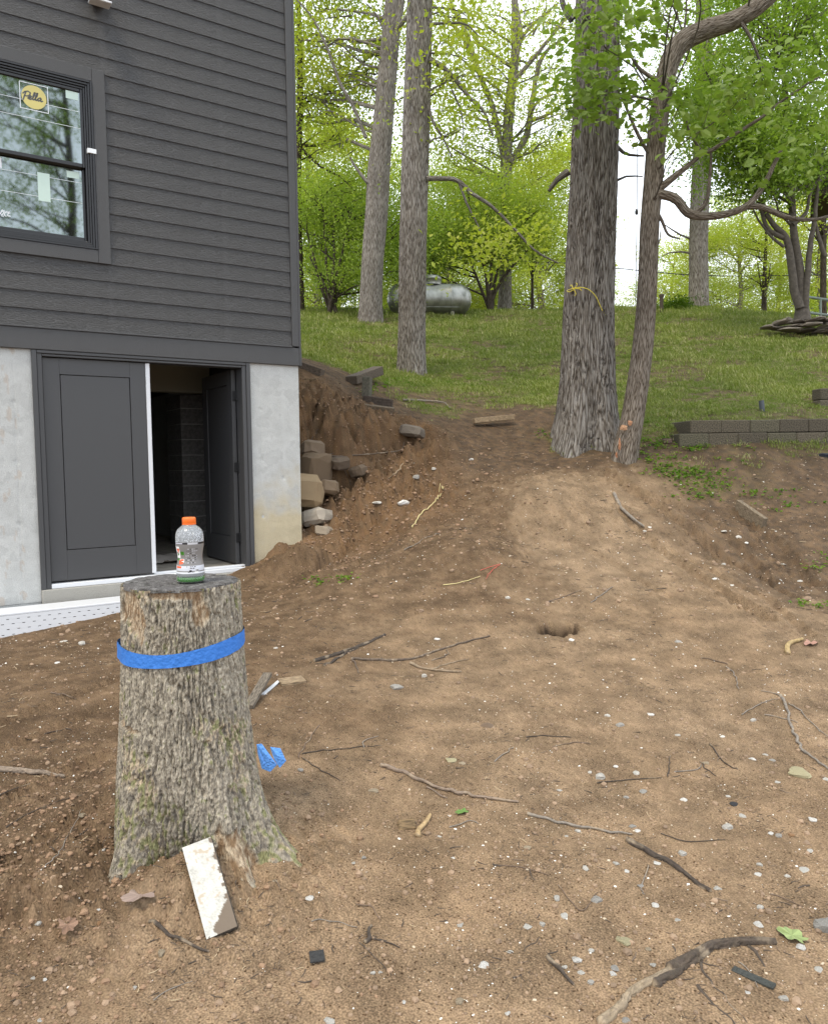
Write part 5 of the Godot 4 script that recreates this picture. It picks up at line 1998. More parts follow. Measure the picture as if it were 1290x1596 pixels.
	beam_between("wood_offcut", "flat wood offcut on the dark soil near the house corner", "board", at(474, 594, 10.6), at(494, 594, 10.6), .1, .03, Color(.35, .24, .13), M.timber)
	# quarried rocks at the house corner
	for q in [[[[474, 768], 8.85, Vector3(.25, .22, .22)], Color(.44, .31, .175), "large tan sandstone rock leaning at the concrete corner"], [[[494, 806], 8.75, Vector3(.22, .11, .18)], Color(.58, .50, .40), "pale squared rock below the tan sandstone rock"], [[[492, 735], 9.2, Vector3(.16, .26, .2)], Color(.22, .15, .09), "brown rock slab standing in the dug bank"], [[[643, 673], 9.95, Vector3(.16, .09, .14)], Color(.22, .18, .14), "brown-grey rock set in the lip of the bank"], [[[512, 760], 9.05, Vector3(.13, .10, .12)], Color(.30, .21, .13), "small brown rock in the trench beside the standing slab"], [[[505, 828], 8.5, Vector3(.10, .07, .09)], Color(.42, .34, .25), "fist-sized tan rock in the trench below the pale squared rock"], [[[528, 722], 9.3, Vector3(.14, .09, .12)], Color(.17, .12, .08), "dark clod of earth fallen in the undercut bank"], [[[558, 735], 9.35, Vector3(.12, .08, .1)], Color(.20, .14, .09), "brown clod of earth at the foot of the bank face"], [[[487, 700], 9.3, Vector3(.15, .12, .14)], Color(.24, .17, .11), "brown rock wedged above the standing slab"]]:
		var p := at(q[0][0][0], q[0][0][1], q[0][1])
		var o := put("rock", block_rock(int(q[0][0][0])), tinted("rock_" + str(int(q[0][0][0])), q[1]), null, p)
		o.scale = q[0][2]
		o.rotation = Vector3(.2, .5 + q[0][0][0], .12)
		tag(o, q[2], "rock")
	# white block in front of the stump
	var pts := []
	var D := gnd(322, 1464)
	var dA := -D.z
	while dA < 3.2 and at(284, 1321, dA).y > hgt(at(284, 1321, dA).x, -dA) + .075: dA += .01
	var A := at(284, 1321, dA)
	var Bq := at(327, 1297, dA + .05)
	var C := D + (Bq - A) * 0.96
	var xx := (Bq - A).normalized()
	var yy := (A - D).normalized()
	xx = (xx - yy * xx.dot(yy)).normalized()
	var nn := xx.cross(yy).normalized()
	t = thing("white_block", "white painted brick leaning in the dirt in front of the stump, one edge dark", "brick", D)
	t.basis = Basis(xx, yy, nn)
	var wd := (Bq - A).length() * .98
	var ln := (A - D).length()
	mb = MB.new()
	box(mb, Vector3(0, 0, -.075), Vector3(wd + .004, ln, -.004), .005, Color(.10, .08, .06))
	put("block_body", commit(mb), M.paving_block, t)
	mb = MB.new()
	var flake := func(s: float, h: float) -> Color:
		var n := nf.get_noise_2d(s * 6.0, h * 6.0)
		var n2 := nz.get_noise_2d(s * 14.0, h * 14.0)
		var k := (s - wd * .25) * 1.6 - h + n * .06 + n2 * .03
		if k > 0.0 or s > wd * .97 + n * .02: return Color(.15, .115, .085)
		if n > .42: return Color(.42, .36, .28)
		return Color(.50, .485, .44) * (1.0 + n2 * .22 + n * .2 + nf.get_noise_2d(s * 40.0, h * 40.0) * .3)
	panel_grid(mb, .0, wd, .0, ln, -.001, .004, flake, func(s, h): return nf.get_noise_2d(s * 8.0, h * 8.0) * .0012)
	put("painted_face", commit(mb, true), M.plain_vertex, t)

	# rope on the hickory
	t = thing("yellow_rope", "yellow rope knotted round the shaggy hickory trunk", "rope", at(893, 452, 9.9))
	var rp := t.position
	mb = MB.new()
	for q in [[[885, 452], [895, 449], [906, 448], [918, 452], [928, 462], [934, 475], [940, 487], [946, 494], [951, 497]], [[893, 452], [886, 455], [883, 453]], [[893, 451], [899, 444], [897, 441]], [[893, 451], [890, 444], [888, 446]], [[894, 451], [897, 458], [895, 461]], [[893, 450], [902, 450], [906, 453]], [[950, 492], [952, 497], [951, 500]]]:
		var pp := []
		for a in q:
			var du: float = (a[0] - 917.0) / 38.5
			pp.append(at(a[0], a[1], 10.3 - .345 * sqrt(maxf(0.0, 1.0 - du * du)) - .02) - rp)
		limb(mb, pp, [.0055, .0055, .0055], 6, .02)
	put("rope_strand", commit(mb, true), M.rope_yellow, t)
	# yellow cord, red string on the dirt
	lay("yellow_string", "pale yellow string lying on the dirt slope", "string", [[[643, 823], [652, 806], [665, 795], [678, 782], [688, 770], [691, 760], [684, 768]]], [.007], M.cord_pale)
	lay("red_string", "bright red string lying on the dirt mound", "string", [[[748, 890], [765, 884], [780, 880], [768, 888], [757, 904]], [[778, 882], [766, 890], [759, 899]]], [.002, .002], M.string_red)
	lay("dry_stem", "dry straw-coloured stem on the slope beside the red string", "twig", [[[690, 913], [715, 910], [738, 903], [748, 899]]], [.005], M.cord_pale)
	# plywood offcut and white trim strip by the stump
	var p0 := gnd(455, 1064)
	t = put("plywood_offcut", box_mesh(Vector3(-.075, .0, -.05), Vector3(.075, .016, .05), .001, Color(.55, .40, .25)), M.timber, null, p0 + Vector3(0, .004, 0))
	t.rotation = Vector3(.08, .45, .0)
	tag(t, "pale plywood offcut lying on dirt behind the stump", "offcut")
	t = beam_between("white_trim_strip", "thin white trim strip stuck in the dirt beside the plywood offcut", "strip", gnd(410, 1083), gnd(437, 1063) + Vector3(0, .01, 0), .022, .006, Color(.74, .75, .77), M.plain_vertex)
	t = beam_between("weathered_stick", "broken grey split stick leaning behind the stump", "stick", gnd(388, 1105), gnd(418, 1069) + Vector3(0, .06, 0), .05, .025, Color(.30, .25, .19), M.timber)
	# shingle scrap, wood end, debris
	p0 = gnd(494, 1493)
	t = put("shingle_scrap", box_mesh(Vector3(-.022, 0, -.026), Vector3(.022, .006, .026), .001, Color(.045, .047, .045)), M.stone, null, p0 + Vector3(0, .002, 0))
	t.rotation.y = .2
	tag(t, "small dark square scrap of roof shingle on the dirt", "scrap")
	p0 = gnd(634, 1287)
	t = put("wood_end", box_mesh(Vector3(-.034, -.01, -.03), Vector3(.034, .012, .03), .004, Color(.34, .23, .12)), M.timber, null, p0)
	t.rotation = Vector3(.25, .1, .06)
	tag(t, "small ringed end of timber pressed into the dirt", "offcut")
	p0 = gnd(1245, 1530)
	t = put("shingle_strip", box_mesh(Vector3(-.06, 0, -.014), Vector3(.06, .006, .014), .001, Color(.06, .065, .055)), M.stone, null, gnd(1173, 1525))
	t.rotation.y = -.75
	tag(t, "dark narrow strip of shingle beside the rotten log", "scrap")
	# post and evergreen bush on the lawn
	z = 22.5
	p0 = at(1030, 498, z)
	t = thing("lawn_post", "dark wooden post standing in front of the green bush on the lawn", "post", p0)
	mb = MB.new()
	lathe(mb, [[.055, -.1], [.053, .62], [.068, .63], [.07, .70], [.05, .71], [.001, .712]], 14)
	put("post", commit(mb), M.bark_dark, t)
	bush("evergreen_bush", "round green bush on the lawn beside a dark post", 23.5, [[1040, 482], [1055, 478], [1066, 486], [1042, 493], [1060, 494], [1030, 488]], .34, 70, Color(.05, .11, .012), Color(.14, .21, .03))
	# stone bed, railing, deck
	z = 17.5
	var b0 := at(1195, 512, z)
	var stones := [[1196, 510, .35, .05], [1215, 503, .5, .06], [1240, 509, .6, .05], [1262, 506, .6, .06], [1285, 510, .6, .06], [1210, 512, .5, .05], [1230, 514, .6, .05], [1256, 515, .5, .05], [1280, 517, .6, .05], [1225, 500, .3, .08], [1268, 498, .5, .06], [1290, 500, .5, .06], [1243, 502, .5, .05], [1300, 505, .6, .06], [1310, 514, .6, .06]]
	var bed := thing("stone_bed", "low bed edged with stacked dark flagstones under the maple", "stones", b0)
	for q in stones:
		var p := at(q[0], q[1], z + rng.randf_range(-.1, .5)) - b0
		var o := put("flagstone", rock_mesh(int(q[0] + q[1]), 1.0, .25, 2), tinted("flag", Color(.22, .185, .15)), bed, p)
		o.scale = Vector3(q[2] * .48, q[3] * 1.0, .26)
		o.rotation = Vector3(0, rng.randf_range(-.3, .3), rng.randf_range(-.08, .08))
	z = 20.5
	b0 = at(1258, 500, z)
	t = thing("metal_railing", "grey-green metal railing behind the maple on the stone bed", "railing", b0)
	mb = MB.new()
	mat("rail_paint", lin(.22, .26, .22), .5)
	for q in [[[1258, 463], [1258, 508]], [[1278, 466], [1278, 505]], [[1302, 470], [1302, 508]]]:
		mb = MB.new()
		limb(mb, [at(q[0][0], q[0][1], z) - b0, at(q[0][0], (q[0][1] + q[1][1]) * .5, z) - b0, at(q[1][0], q[1][1], z) - b0], [.03, .03, .03], 8, .2)
		put("post", commit(mb, true), M.rail_paint, t)
	for q in [[[1257, 462.5], [1280, 466], [1310, 471]], [[1258, 487], [1280, 490], [1310, 494]]]:
		mb = MB.new()
		limb(mb, px_rel(q, z, b0), [.035, .035, .035], 8, .2)
		put("rail", commit(mb, true), M.rail_paint, t)
	# dark eave of a raised building at the edge of the frame
	z = 20.0
	b0 = at(1275, 300, z)
	t = thing("raised_cabin", "dark raised wooden cabin corner half hidden by maple leaves", "cabin", b0)
	t.rotation.y = -.45
	mat("dark_wood", lin(.028, .022, .018), .9)
	put("floor_frame", box_mesh(Vector3(-.15, -.08, -2.0), Vector3(3.2, .12, .0), .02), M.bark_dark, t)
	put("wall", box_mesh(Vector3(.10, .121, -1.9), Vector3(3.1, .85, -.12), .01), M.dark_wood, t)
	mb = MB.new()
	box(mb, Vector3(-.35, .0, -2.2), Vector3(3.4, .09, .35), .01, Color.WHITE, Transform3D(Basis(Vector3.BACK, .32), Vector3(0, .72, 0)))
	put("roof", commit(mb), M.timber, t)
	for q in [[2.9, -.1], [2.9, -1.8]]:
		put("post", box_mesh(Vector3(q[0] - .1, -3.6, q[1] - .1), Vector3(q[0] + .1, -.081, q[1] + .1), .01), M.bark_dark, t)
	# pipe stub, small lawn bits
	t = thing("drain_pipe_stub", "short blue-grey pipe stub sticking out of the lawn above the retaining wall", "pipe", at(1187, 640, 10.9))
	mb = MB.new()
	limb(mb, [Vector3(.01, -.1, 0), Vector3(0, 0, 0), Vector3(-.015, .14, 0)], [.035, .035, .035], 12, .05)
	put("pipe", commit(mb, true), mat("pipe_paint", lin(.07, .08, .095), .6), t)
	t = put("block_scrap", box_mesh(Vector3(-.055, -.01, -.04), Vector3(.055, .05, .04), .01, Color(.26, .17, .14)), M.paving_block, null, gnd(1039, 690) + Vector3(0, .0, 0))
	tag(t, "small reddish broken block on grass by the retaining wall end", "block")
	t = put("dark_rag", rock_mesh(77, .4, .3, 3), tinted("rag", Color(.035, .04, .055)), null, gnd(1284, 710))
	t.scale = Vector3(.09, .07, .07)
	tag(t, "dark blue scrap on the soil below the retaining wall", "scrap")
	# swing cable and overhead wire
	t = thing("hanging_cable", "thin cable hanging straight down between the hickory and the curved tree", "cable", at(992, 290, 16.0))
	mb = MB.new()
	limb(mb, px_rel([[993, 230], [992, 330], [990, 470]], 16.0, t.position), [.008, .008, .008], 5, .5)
	put("cable", commit(mb, true), M.wire, t)
	mb = MB.new()
	lathe(mb, [[.001, -.06], [.03, -.05], [.035, 0], [.02, .05], [.001, .06]], 10)
	put("pulley", commit(mb, true), M.wire, t, at(991.5, 330, 16.0) - t.position)
	t = thing("overhead_wire", "thin black utility wire crossing behind the trees", "wire", at(860, 408, 33.0))
	mb = MB.new()
	limb(mb, px_rel([[640, 395], [760, 405], [880, 410], [1000, 422], [1110, 430], [1300, 428]], 33.0, t.position), [.02, .02, .02], 5, 1.0)
	put("wire", commit(mb, true), M.wire, t)


func px_rel(a: Array, z: float, b: Vector3) -> Array:
	return shifted(px_path(a, z), b)


func bush(called: String, label: String, z: float, spots: Array, rad: float, per: int, ca: Color, cb: Color) -> void:
	var b := at(spots[0][0], 498, z)
	var t := thing(called, label, "bush", b)
	var cl := []
	var mb := MB.new()
	for s in spots:
		var p := at(s[0], s[1], z + rng.randf_range(-.3, .3))
		cl.append([p, rad, per])
		limb(mb, shifted([b, b.lerp(p, .5), p], b), [.02, .015, .008], 5, .2)
	put("stems", commit(mb, true), M.bark_dark, t)
	crown(t, cl, leaf_spray(22, .22, .06, .035, 9), M.leaf, ca, cb, "foliage")


func lay(called: String, label: String, cat_: String, strands: Array, rad: Array, m: Material, lift := 0.004, group := "", col := Color.WHITE, parts: Array = []) -> Node3D:
	var first := gnd(strands[0][0][0], strands[0][0][1])
	var t := thing(called, label, cat_, first, group)
	for i in strands.size():
		var pp := []
		for a in strands[i]:
			var g := gnd(a[0], a[1])
			pp.append(g + Vector3(0, lift + rad[i] * .5 + (a[2] if a.size() > 2 else 0.0), 0) - first)
		if pp.size() == 2: pp.insert(1, (pp[0] + pp[1]) * .5 + Vector3(0, .003, 0))
		var mb := MB.new()
		var R: float = rad[i]
		var L := 0.0
		for k in pp.size() - 1: L += (pp[k + 1] - pp[k]).length()
		var n := maxi(4, int(L / maxf(.03, R * 4.0)))
		var crook := []
		var rr := []
		for k in n + 1:
			var f := float(k) / n
			var q := cat(pp, f)
			var w := minf(R * .7 + .0015, .006)
			if called != "exposed_root": q.y = maxf(q.y, hgt(q.x + first.x, q.z + first.z) - first.y + lift + R * .3)
			crook.append(q + Vector3(rng.randfn(), absf(rng.randfn()) * .35, rng.randfn()) * w * (0.3 if k == 0 or k == n else .8))
			rr.append(R * (1.0 - .5 * f) * rng.randf_range(.8, 1.15) if R < .012 else R * (1.0 - .45 * f) * rng.randf_range(.92, 1.08))
		var ns := 8 if R < .006 else (12 if R < .012 else 28)
		bark_sx = 12.0; bark_sy = 5.0
		limb(mb, crook, rr, ns, maxf(.006, R * .5), R * (.12 if R < .012 else .45), .8 / R, .12 / R, 0, .35, 0)
		for k in mb.c.size():
			var v := mb.v[k]
			var pale := smoothstep(.12, .3, nz.get_noise_3d(v.x * 9.0, v.y * 9.0 + i, v.z * 9.0)) * .55
			mb.c[k] = mb.c[k] * (Color(.36, .28, .19) if i < parts.size() and parts[i] == "split_end" else col).lerp(Color(.42, .33, .23), pale)
		# broken ends
		var nc := ns + 1
		var total := mb.v.size()
		for e in 2:
			var s0 := 0 if e == 0 else total - nc
			var ctr := Vector3.ZERO
			for k in ns: ctr += mb.v[s0 + k]
			var dirv: Vector3 = (crook[0] - crook[1]) if e == 0 else (crook[n] - crook[n - 1])
			var ci := mb.vert(ctr / ns + dirv.normalized() * R * rng.randf_range(.2, .9), Color(.46, .35, .23))
			mb.uv.append(Vector2.ZERO)
			for k in ns:
				if e == 0: mb.face(ci, s0 + k + 1, s0 + k)
				else: mb.face(ci, s0 + k, s0 + k + 1)
		put(parts[i] if i < parts.size() else ("strand" if i == 0 else "side_twig"), commit(mb, true), m, t)
	return t


# ---------------------------------------------------------------- stones one could pick up
func build_stones() -> void:
	var kinds := []
	for i in 6: kinds.append(rock_mesh(100 + i * 7, [.62, .45, .7, .5, .8, .38][i], .2, 2))
	var white := tinted("stone_white", Color(.97, .935, .87))
	var white2 := tinted("stone_cream", Color(.82, .78, .70))
	var white3 := tinted("stone_pale", Color(.72, .68, .61))
	var greyish := tinted("stone_grey", Color(.50, .47, .425))
	var tan_ := tinted("stone_tan", Color(.52, .42, .29))
	var brown := tinted("stone_brown", Color(.26, .18, .12))
	var orange := tinted("stone_orange", Color(.48, .27, .13))
	var blackish := tinted("stone_dark", Color(.05, .05, .055))
	var yellow := tinted("stone_yellow", Color(.62, .55, .33))
	var W := [[890, 998, 9], [987, 1028, 7], [1173, 1123, 9], [1013, 1114, 10], [946, 1116, 9], [1056, 1146, 9], [1125, 1148, 9], [990, 1205, 14], [935, 1212, 18], [959, 1195, 8], [919, 1204, 8], [871, 1232, 9], [1065, 1247, 11], [1133, 1241, 9], [1155, 1272, 12], [1265, 1278, 14], [1286, 1215, 10], [1192, 1176, 9], [1172, 1183, 10], [1211, 1219, 9],
		[1133, 1290, 17], [993, 1295, 10], [900, 1296, 8], [882, 1303, 8], [1200, 1299, 9], [1262, 1326, 12], [1063, 1331, 14], [1023, 1345, 11], [912, 1354, 12], [959, 1346, 11], [976, 1358, 9], [1253, 1356, 22], [1183, 1348, 11], [1181, 1363, 11], [1226, 1366, 9], [1117, 1384, 16], [1020, 1411, 12], [880, 1427, 18], [867, 1401, 13], [1182, 1441, 16], [1184, 1415, 11], [1055, 1434, 11],
		[899, 1497, 14], [905, 1515, 12], [920, 1532, 13], [954, 1518, 12], [921, 1482, 9], [1017, 1504, 10], [1247, 1477, 15], [1276, 1511, 17], [1221, 1557, 14], [1164, 1547, 9], [879, 1508, 9], [717, 1441, 12], [753, 1504, 18], [822, 1444, 14], [845, 1441, 10], [628, 1562, 9], [513, 1593, 18], [551, 1345, 8], [791, 1579, 10], [795, 1484, 9], [896, 1495, 10], [483, 1400, 13], [581, 1517, 8], [592, 1515, 8], [706, 1337, 7], [685, 1304, 7], [661, 1054, 11], [681, 996, 9], [791, 932, 8], [822, 934, 8],
		[628, 784, 17], [587, 782, 14], [676, 731, 8], [734, 716, 9], [1150, 838, 9], [1128, 828, 8], [1162, 846, 7], [1220, 880, 8], [1005, 828, 8], [1012, 822, 7], [1190, 855, 8], [1246, 905, 9], [1215, 905, 7], [100, 1000, 12], [128, 1004, 13], [90, 1033, 8], [60, 1440, 9], [52, 1524, 9], [70, 1527, 8], [63, 1590, 9], [210, 1540, 8], [155, 1417, 8], [162, 1325, 6], [430, 1010, 8], [1113, 903, 8], [1140, 912, 8], [1127, 880, 7]]
	var k := 0
	for q in W:
		stone(q, kinds[k % 6], [white, white2, white3][(k * 7) % 3], "small white limestone chip lying loose on the dirt", "white stone chips on the dirt")
		k += 1
	for q in [[1056, 1000, 11], [966, 1130, 12], [1002, 1234, 13], [975, 1243, 9], [985, 1288, 12], [1213, 1303, 11], [997, 1381, 10], [929, 1403, 20], [958, 1509, 14], [975, 1590, 13], [617, 1072, 22], [468, 1201, 9], [566, 1337, 9], [649, 743, 12], [1203, 1185, 11], [300, 1178, 9]]:
		stone(q, kinds[(k * 5) % 6], greyish, "small grey stone lying loose on the dirt", "grey stones on the dirt")
		k += 1
	for q in [[582, 1232, 18], [716, 1562, 14], [822, 1322, 11], [1100, 1190, 11], [1010, 1480, 9], [720, 1190, 10], [128, 1270, 12], [252, 1486, 14], [428, 1375, 10]]:
		stone(q, kinds[(k * 5) % 6], tan_, "small tan stone lying loose on the dirt", "tan stones on the dirt")
		k += 1
	stone([759, 1132, 19], kinds[0], brown, "brown rounded stone alone on the middle of the dirt yard", "")
	stone([1143, 1254, 13], kinds[1], blackish, "black stone chip among white stone chips", "")
	stone([1232, 1302, 9], kinds[2], orange, "small orange stone beside white chips", "")
	stone([155, 1439, 9], kinds[4], orange, "small orange-brown stone near a dead leaf", "")
	stone([972, 1467, 24], kinds[5], yellow, "flat pale yellow stone near the rotten log", "")
	stone([702, 1185, 17], kinds[3], yellow, "long pale yellow stone on the middle of the yard", "")
	stone([1243, 1206, 38], kinds[5], yellow, "large flat pale stone chip beside the bent grey stick", "")
	stone([1290, 1447, 44], kinds[4], tinted("stone_big", Color(.48, .46, .42)), "large rounded pale rock at the yard's edge beside a lettuce-green leaf", "")


func stone(q: Array, mesh: Mesh, m: Material, label: String, group: String) -> void:
	var g := gnd(q[0], q[1])
	var s: float = q[2] * -g.z / F * .58
	var o := put("stone", mesh, m, null, g + Vector3(0, s * rng.randf_range(-.15, .1), 0))
	o.scale = Vector3(s * rng.randf_range(.9, 1.15), s * .85, s * rng.randf_range(.75, 1.0))
	o.rotation.y = rng.randf() * TAU
	tag(o, label, "stone", group)


# ---------------------------------------------------------------- sticks, leaves
func build_sticks() -> void:
	var grey_ := Color(.30, .26, .22)
	var dark := Color(.085, .065, .05)
	var tan_ := Color(.46, .34, .22)
	var wood: Material = M.wood
	lay("fallen_branch", "barkless patchy branch lying straight across the middle of the dirt", "branch", [[[594, 1195], [625, 1204], [660, 1220], [700, 1234], [745, 1243], [806, 1252]], [[665, 1228], [685, 1240], [697, 1245]]], [.0095, .004], wood, .002, "", Color(.33, .25, .19))
	lay("fallen_branch", "thin grey stick on the dirt pointing toward the dark bark strip", "branch", [[[822, 1270], [870, 1283], [930, 1295], [985, 1302]]], [.0065], wood, .002, "", grey_)
	lay("bark_strip", "long dark strip of rotten bark lying among white stone chips", "bark", [[[976, 1310], [1010, 1328], [1050, 1352], [1106, 1389]]], [.0125], wood, -.004, "", dark)
	lay("rotten_log", "rotten forked log with dark bark and a pale split end", "log", [[[936, 1594], [980, 1554], [1020, 1524], [1055, 1503]], [[1045, 1512], [1090, 1487], [1130, 1474], [1165, 1470], [1208, 1470]], [[1090, 1492], [1103, 1520], [1125, 1550], [1168, 1600]], [[1165, 1474], [1180, 1490], [1193, 1507]], [[1048, 1474], [1055, 1488], [1062, 1502]], [[1085, 1535], [1110, 1562], [1145, 1600]], [[1020, 1535], [1050, 1518], [1090, 1498]]], [.015, .018, .005, .007, .005, .006, .015], wood, -.006, "", Color(.10, .075, .055), ["split_end", "log_body", "side_twig", "stub", "stub", "side_twig", "bark_plate"])
	lay("fallen_branch", "bent grey branch with thin side twigs near the large flat pale stone", "branch", [[[1216, 1086], [1226, 1106], [1235, 1140], [1247, 1166], [1270, 1186], [1294, 1206]], [[1216, 1086], [1200, 1080], [1185, 1078]], [[1229, 1098], [1245, 1108], [1258, 1122], [1290, 1150]], [[1190, 1115], [1215, 1120], [1242, 1127]], [[1155, 1115], [1185, 1098], [1212, 1090]]], [.0085, .004, .004, .003, .003], wood, .003, "", grey_)
	lay("fallen_branch", "dark double stick half sunk in dirt beyond the stump", "branch", [[[490, 1031], [525, 1021], [565, 1006], [600, 990]], [[506, 1038], [540, 1019], [575, 1003]]], [.014, .010], wood, -.003, "", dark)
	lay("fallen_branch", "long brown curved root lying on dirt below the pit", "branch", [[[548, 1028], [600, 1030], [640, 1028], [680, 1015], [720, 1003], [762, 992]], [[548, 1028], [556, 1040], [558, 1050]], [[672, 1030], [695, 1022], [696, 1013]]], [.010, .006, .005], wood, .0, "", Color(.16, .12, .09))
	lay("fallen_branch", "short pale-ended broken root beside the long curved root", "branch", [[[640, 1035], [660, 1042], [690, 1047], [718, 1048]], [[672, 1044], [700, 1035], [730, 1028]]], [.010, .005], wood, .0, "", Color(.36, .27, .18))
	lay("fallen_branch", "pale stick poking in from the yard's edge beside the drain", "branch", [[[-15, 1201], [30, 1204], [60, 1207], [100, 1213]]], [.013], wood, .002, "", Color(.32, .25, .19))
	lay("wood_chunk", "short pale yellow splinter of wood on the dirt", "wood", [[[651, 1305], [660, 1288], [670, 1272]]], [.0115], wood, .002, "", Color(.50, .35, .18))
	lay("bark_piece", "short dark strip of bark below the flat pale yellow stone", "bark", [[[852, 1492], [872, 1512], [896, 1537]]], [.0085], wood, -.002, "", dark)
	lay("bark_piece", "small dark upright bark piece beside a thin black twig", "bark", [[[570, 1470], [574, 1456], [578, 1444]], [[582, 1462], [600, 1470], [622, 1478]]], [.0075, .003], wood, .0, "", dark)
	lay("dark_stick", "dark rotten stick lying beside the white painted brick", "stick", [[[233, 1438], [262, 1456], [292, 1470], [326, 1484]]], [.007], wood, -.001, "", dark)
	lay("fallen_branch", "grey twig lying along the eroded gully below the curved tree", "branch", [[[956, 770], [966, 792], [988, 812], [1003, 822]]], [.018], wood, .0, "", grey_)
	lay("wood_chunk", "yellow broken chunk of wood at the yard's edge", "wood", [[[1227, 1020], [1230, 1005], [1250, 998]]], [.017], wood, .002, "", Color(.55, .40, .19))
	lay("fallen_branch", "slender pale stick lying on dark soil under the oak", "branch", [[[628, 626], [660, 627], [690, 630], [702, 639]]], [.014], wood, .02, "", grey_)
	lay("exposed_root", "thin exposed root strung across the dug bank", "root", [[[478, 716, .02], [520, 722, .06], [560, 720, .06], [600, 715, .05], [625, 708, .03], [629, 695, .02]]], [.010], wood, .02, "", Color(.2, .15, .11))
	for q in [[[[476, 700], [486, 690, .02], [496, 672]], "thin dark root curling out near the house corner"], [[[520, 726, .03], [535, 738, .02], [548, 760]], "thin root drooping from the middle of the bank"], [[[505, 735, .04], [515, 742, .05], [540, 728, .02]], "thin root looping above the trench"], [[[470, 728], [500, 722, .05], [520, 712, .02]], "thicker dark root above the tan sandstone rock"]]:
		lay("exposed_root", q[1], "root", [q[0]], [.007], wood, .02, "", Color(.15, .11, .08))
	lay("exposed_root", "pale broken root hanging in the dug bank", "root", [[[606, 748], [618, 738], [628, 724]]], [.010], wood, .01, "", tan_)
	var twigs := [[[470, 1176], [530, 1168], [594, 1163]], [[566, 1166], [568, 1155], [590, 1148]], [[466, 1182], [480, 1155], [498, 1130]], [[472, 1182], [500, 1200], [530, 1218]], [[485, 1437], [520, 1437], [556, 1446]], [[770, 1350], [815, 1353], [856, 1366]], [[930, 1221], [975, 1216], [1030, 1213]], [[1131, 1040], [1144, 1052], [1151, 1075]], [[1092, 1026], [1112, 1030], [1134, 1036]], [[1040, 1212], [1042, 1195], [1044, 1178]], [[1050, 1204], [1085, 1201], [1092, 1192]], [[755, 662], [778, 666], [800, 676]], [[1090, 1188], [1100, 1200], [1115, 1210]], [[630, 858], [655, 845], [685, 832]], [[850, 940], [880, 930], [905, 920]], [[820, 1150], [850, 1148], [890, 1150]], [[770, 1188], [790, 1172], [800, 1165]], [[555, 1410], [580, 1415], [592, 1435]], [[10, 1290], [60, 1262], [130, 1240]], [[60, 1360], [100, 1320], [128, 1262]], [[150, 1345], [165, 1310], [185, 1285]], [[0, 1240], [25, 1230], [48, 1222]], [[1150, 1500], [1165, 1512], [1180, 1540]], [[870, 1380], [905, 1420], [930, 1392]], [[1030, 1300], [1070, 1312], [1130, 1310]], [[1010, 1350], [998, 1385], [1005, 1395]], [[80, 1080], [105, 1085], [120, 1090]], [[70, 1145], [90, 1140], [112, 1138]], [[920, 940], [940, 925], [955, 915]], [[1200, 1395], [1220, 1400], [1250, 1415]], [[560, 1470], [590, 1500], [610, 1520]], [[240, 1560], [270, 1540], [300, 1530]], [[920, 1160], [890, 1158], [860, 1165]], [[1105, 1160], [1130, 1190], [1150, 1200]], [[700, 1290], [730, 1280], [745, 1285]]]
	var i := 0
	for q in twigs:
		var near := gnd(q[1][0], q[1][1])
		var r := clampf(-near.z * .0009, .0018, .005)
		lay("thin_twig", "thin dry twig lying loose on the dirt", "twig", [q], [r], wood, .001, "thin twigs on the dirt", [dark, grey_, Color(.2, .14, .1)][i % 3], ["twig"])
		i += 1
	# leaves
	dead_leaf(218, 1400, .050, .5, Color(.27, .20, .165), "curled brown-grey oak leaf lying left of the white painted brick")
	dead_leaf(106, 1446, .040, 2.0, Color(.22, .135, .09), "flat brown dead oak leaf on the dirt below the stump roots")
	dead_leaf(192, 1362, .028, 1.2, Color(.45, .36, .25), "small pale curled leaf by the stump root")
	dead_leaf(1262, 1004, .06, .8, Color(.36, .20, .15), "reddish dead leaf beside the yellow wood chunk")
	dead_leaf(720, 1268, .026, .4, Color(.12, .22, .05), "small fresh green leaf on the middle of the dirt")
	dead_leaf(1233, 1462, .042, 2.2, Color(.24, .30, .12), "pale lettuce-green leaf sprig near the rotten log")


func dead_leaf(u: float, v: float, size: float, turn: float, col: Color, label: String) -> void:
	var g := gnd(u, v)
	var mb := MB.new()
	var n := 30
	var ring := []
	for i in n:
		var a := TAU * i / n
		var lob := 0.62 + .38 * absf(cos(a * 3.5))
		var x := cos(a) * lob * 1.25
		var z := sin(a) * lob * .8
		ring.append(Vector3(x, .22 * absf(z) + .18 * x * x * nz.get_noise_1d(i * .7 + u) + .1 * sin(a * 5.0), z) * size)
	for i in n: mb.tri(Vector3(0, .04 * size, 0), ring[(i + 1) % n], ring[i], col * (1.0 + .15 * sin(i * 1.7)))
	var o := put("fallen_leaf", commit(mb), M.plain_vertex, null, g + Vector3(0, .008, 0))
	o.rotation.y = turn
	tag(o, label, "leaf")


# ---------------------------------------------------------------- grit, crumbs, grass
func scatter(called: String, label: String, cat_: String, mesh: Mesh, m: Material, xf: Array, cols: Array) -> void:
	var mm := MultiMesh.new()
	mm.transform_format = MultiMesh.TRANSFORM_3D
	mm.use_colors = true
	mm.mesh = mesh
	mm.instance_count = xf.size()
	for i in xf.size():
		mm.set_instance_transform(i, xf[i])
		mm.set_instance_color(i, cols[i])
	var o := MultiMeshInstance3D.new()
	o.name = numbered(called)
	o.multimesh = mm
	o.material_override = m
	add_child(o)
	tag(o, label, cat_, "", "stuff")


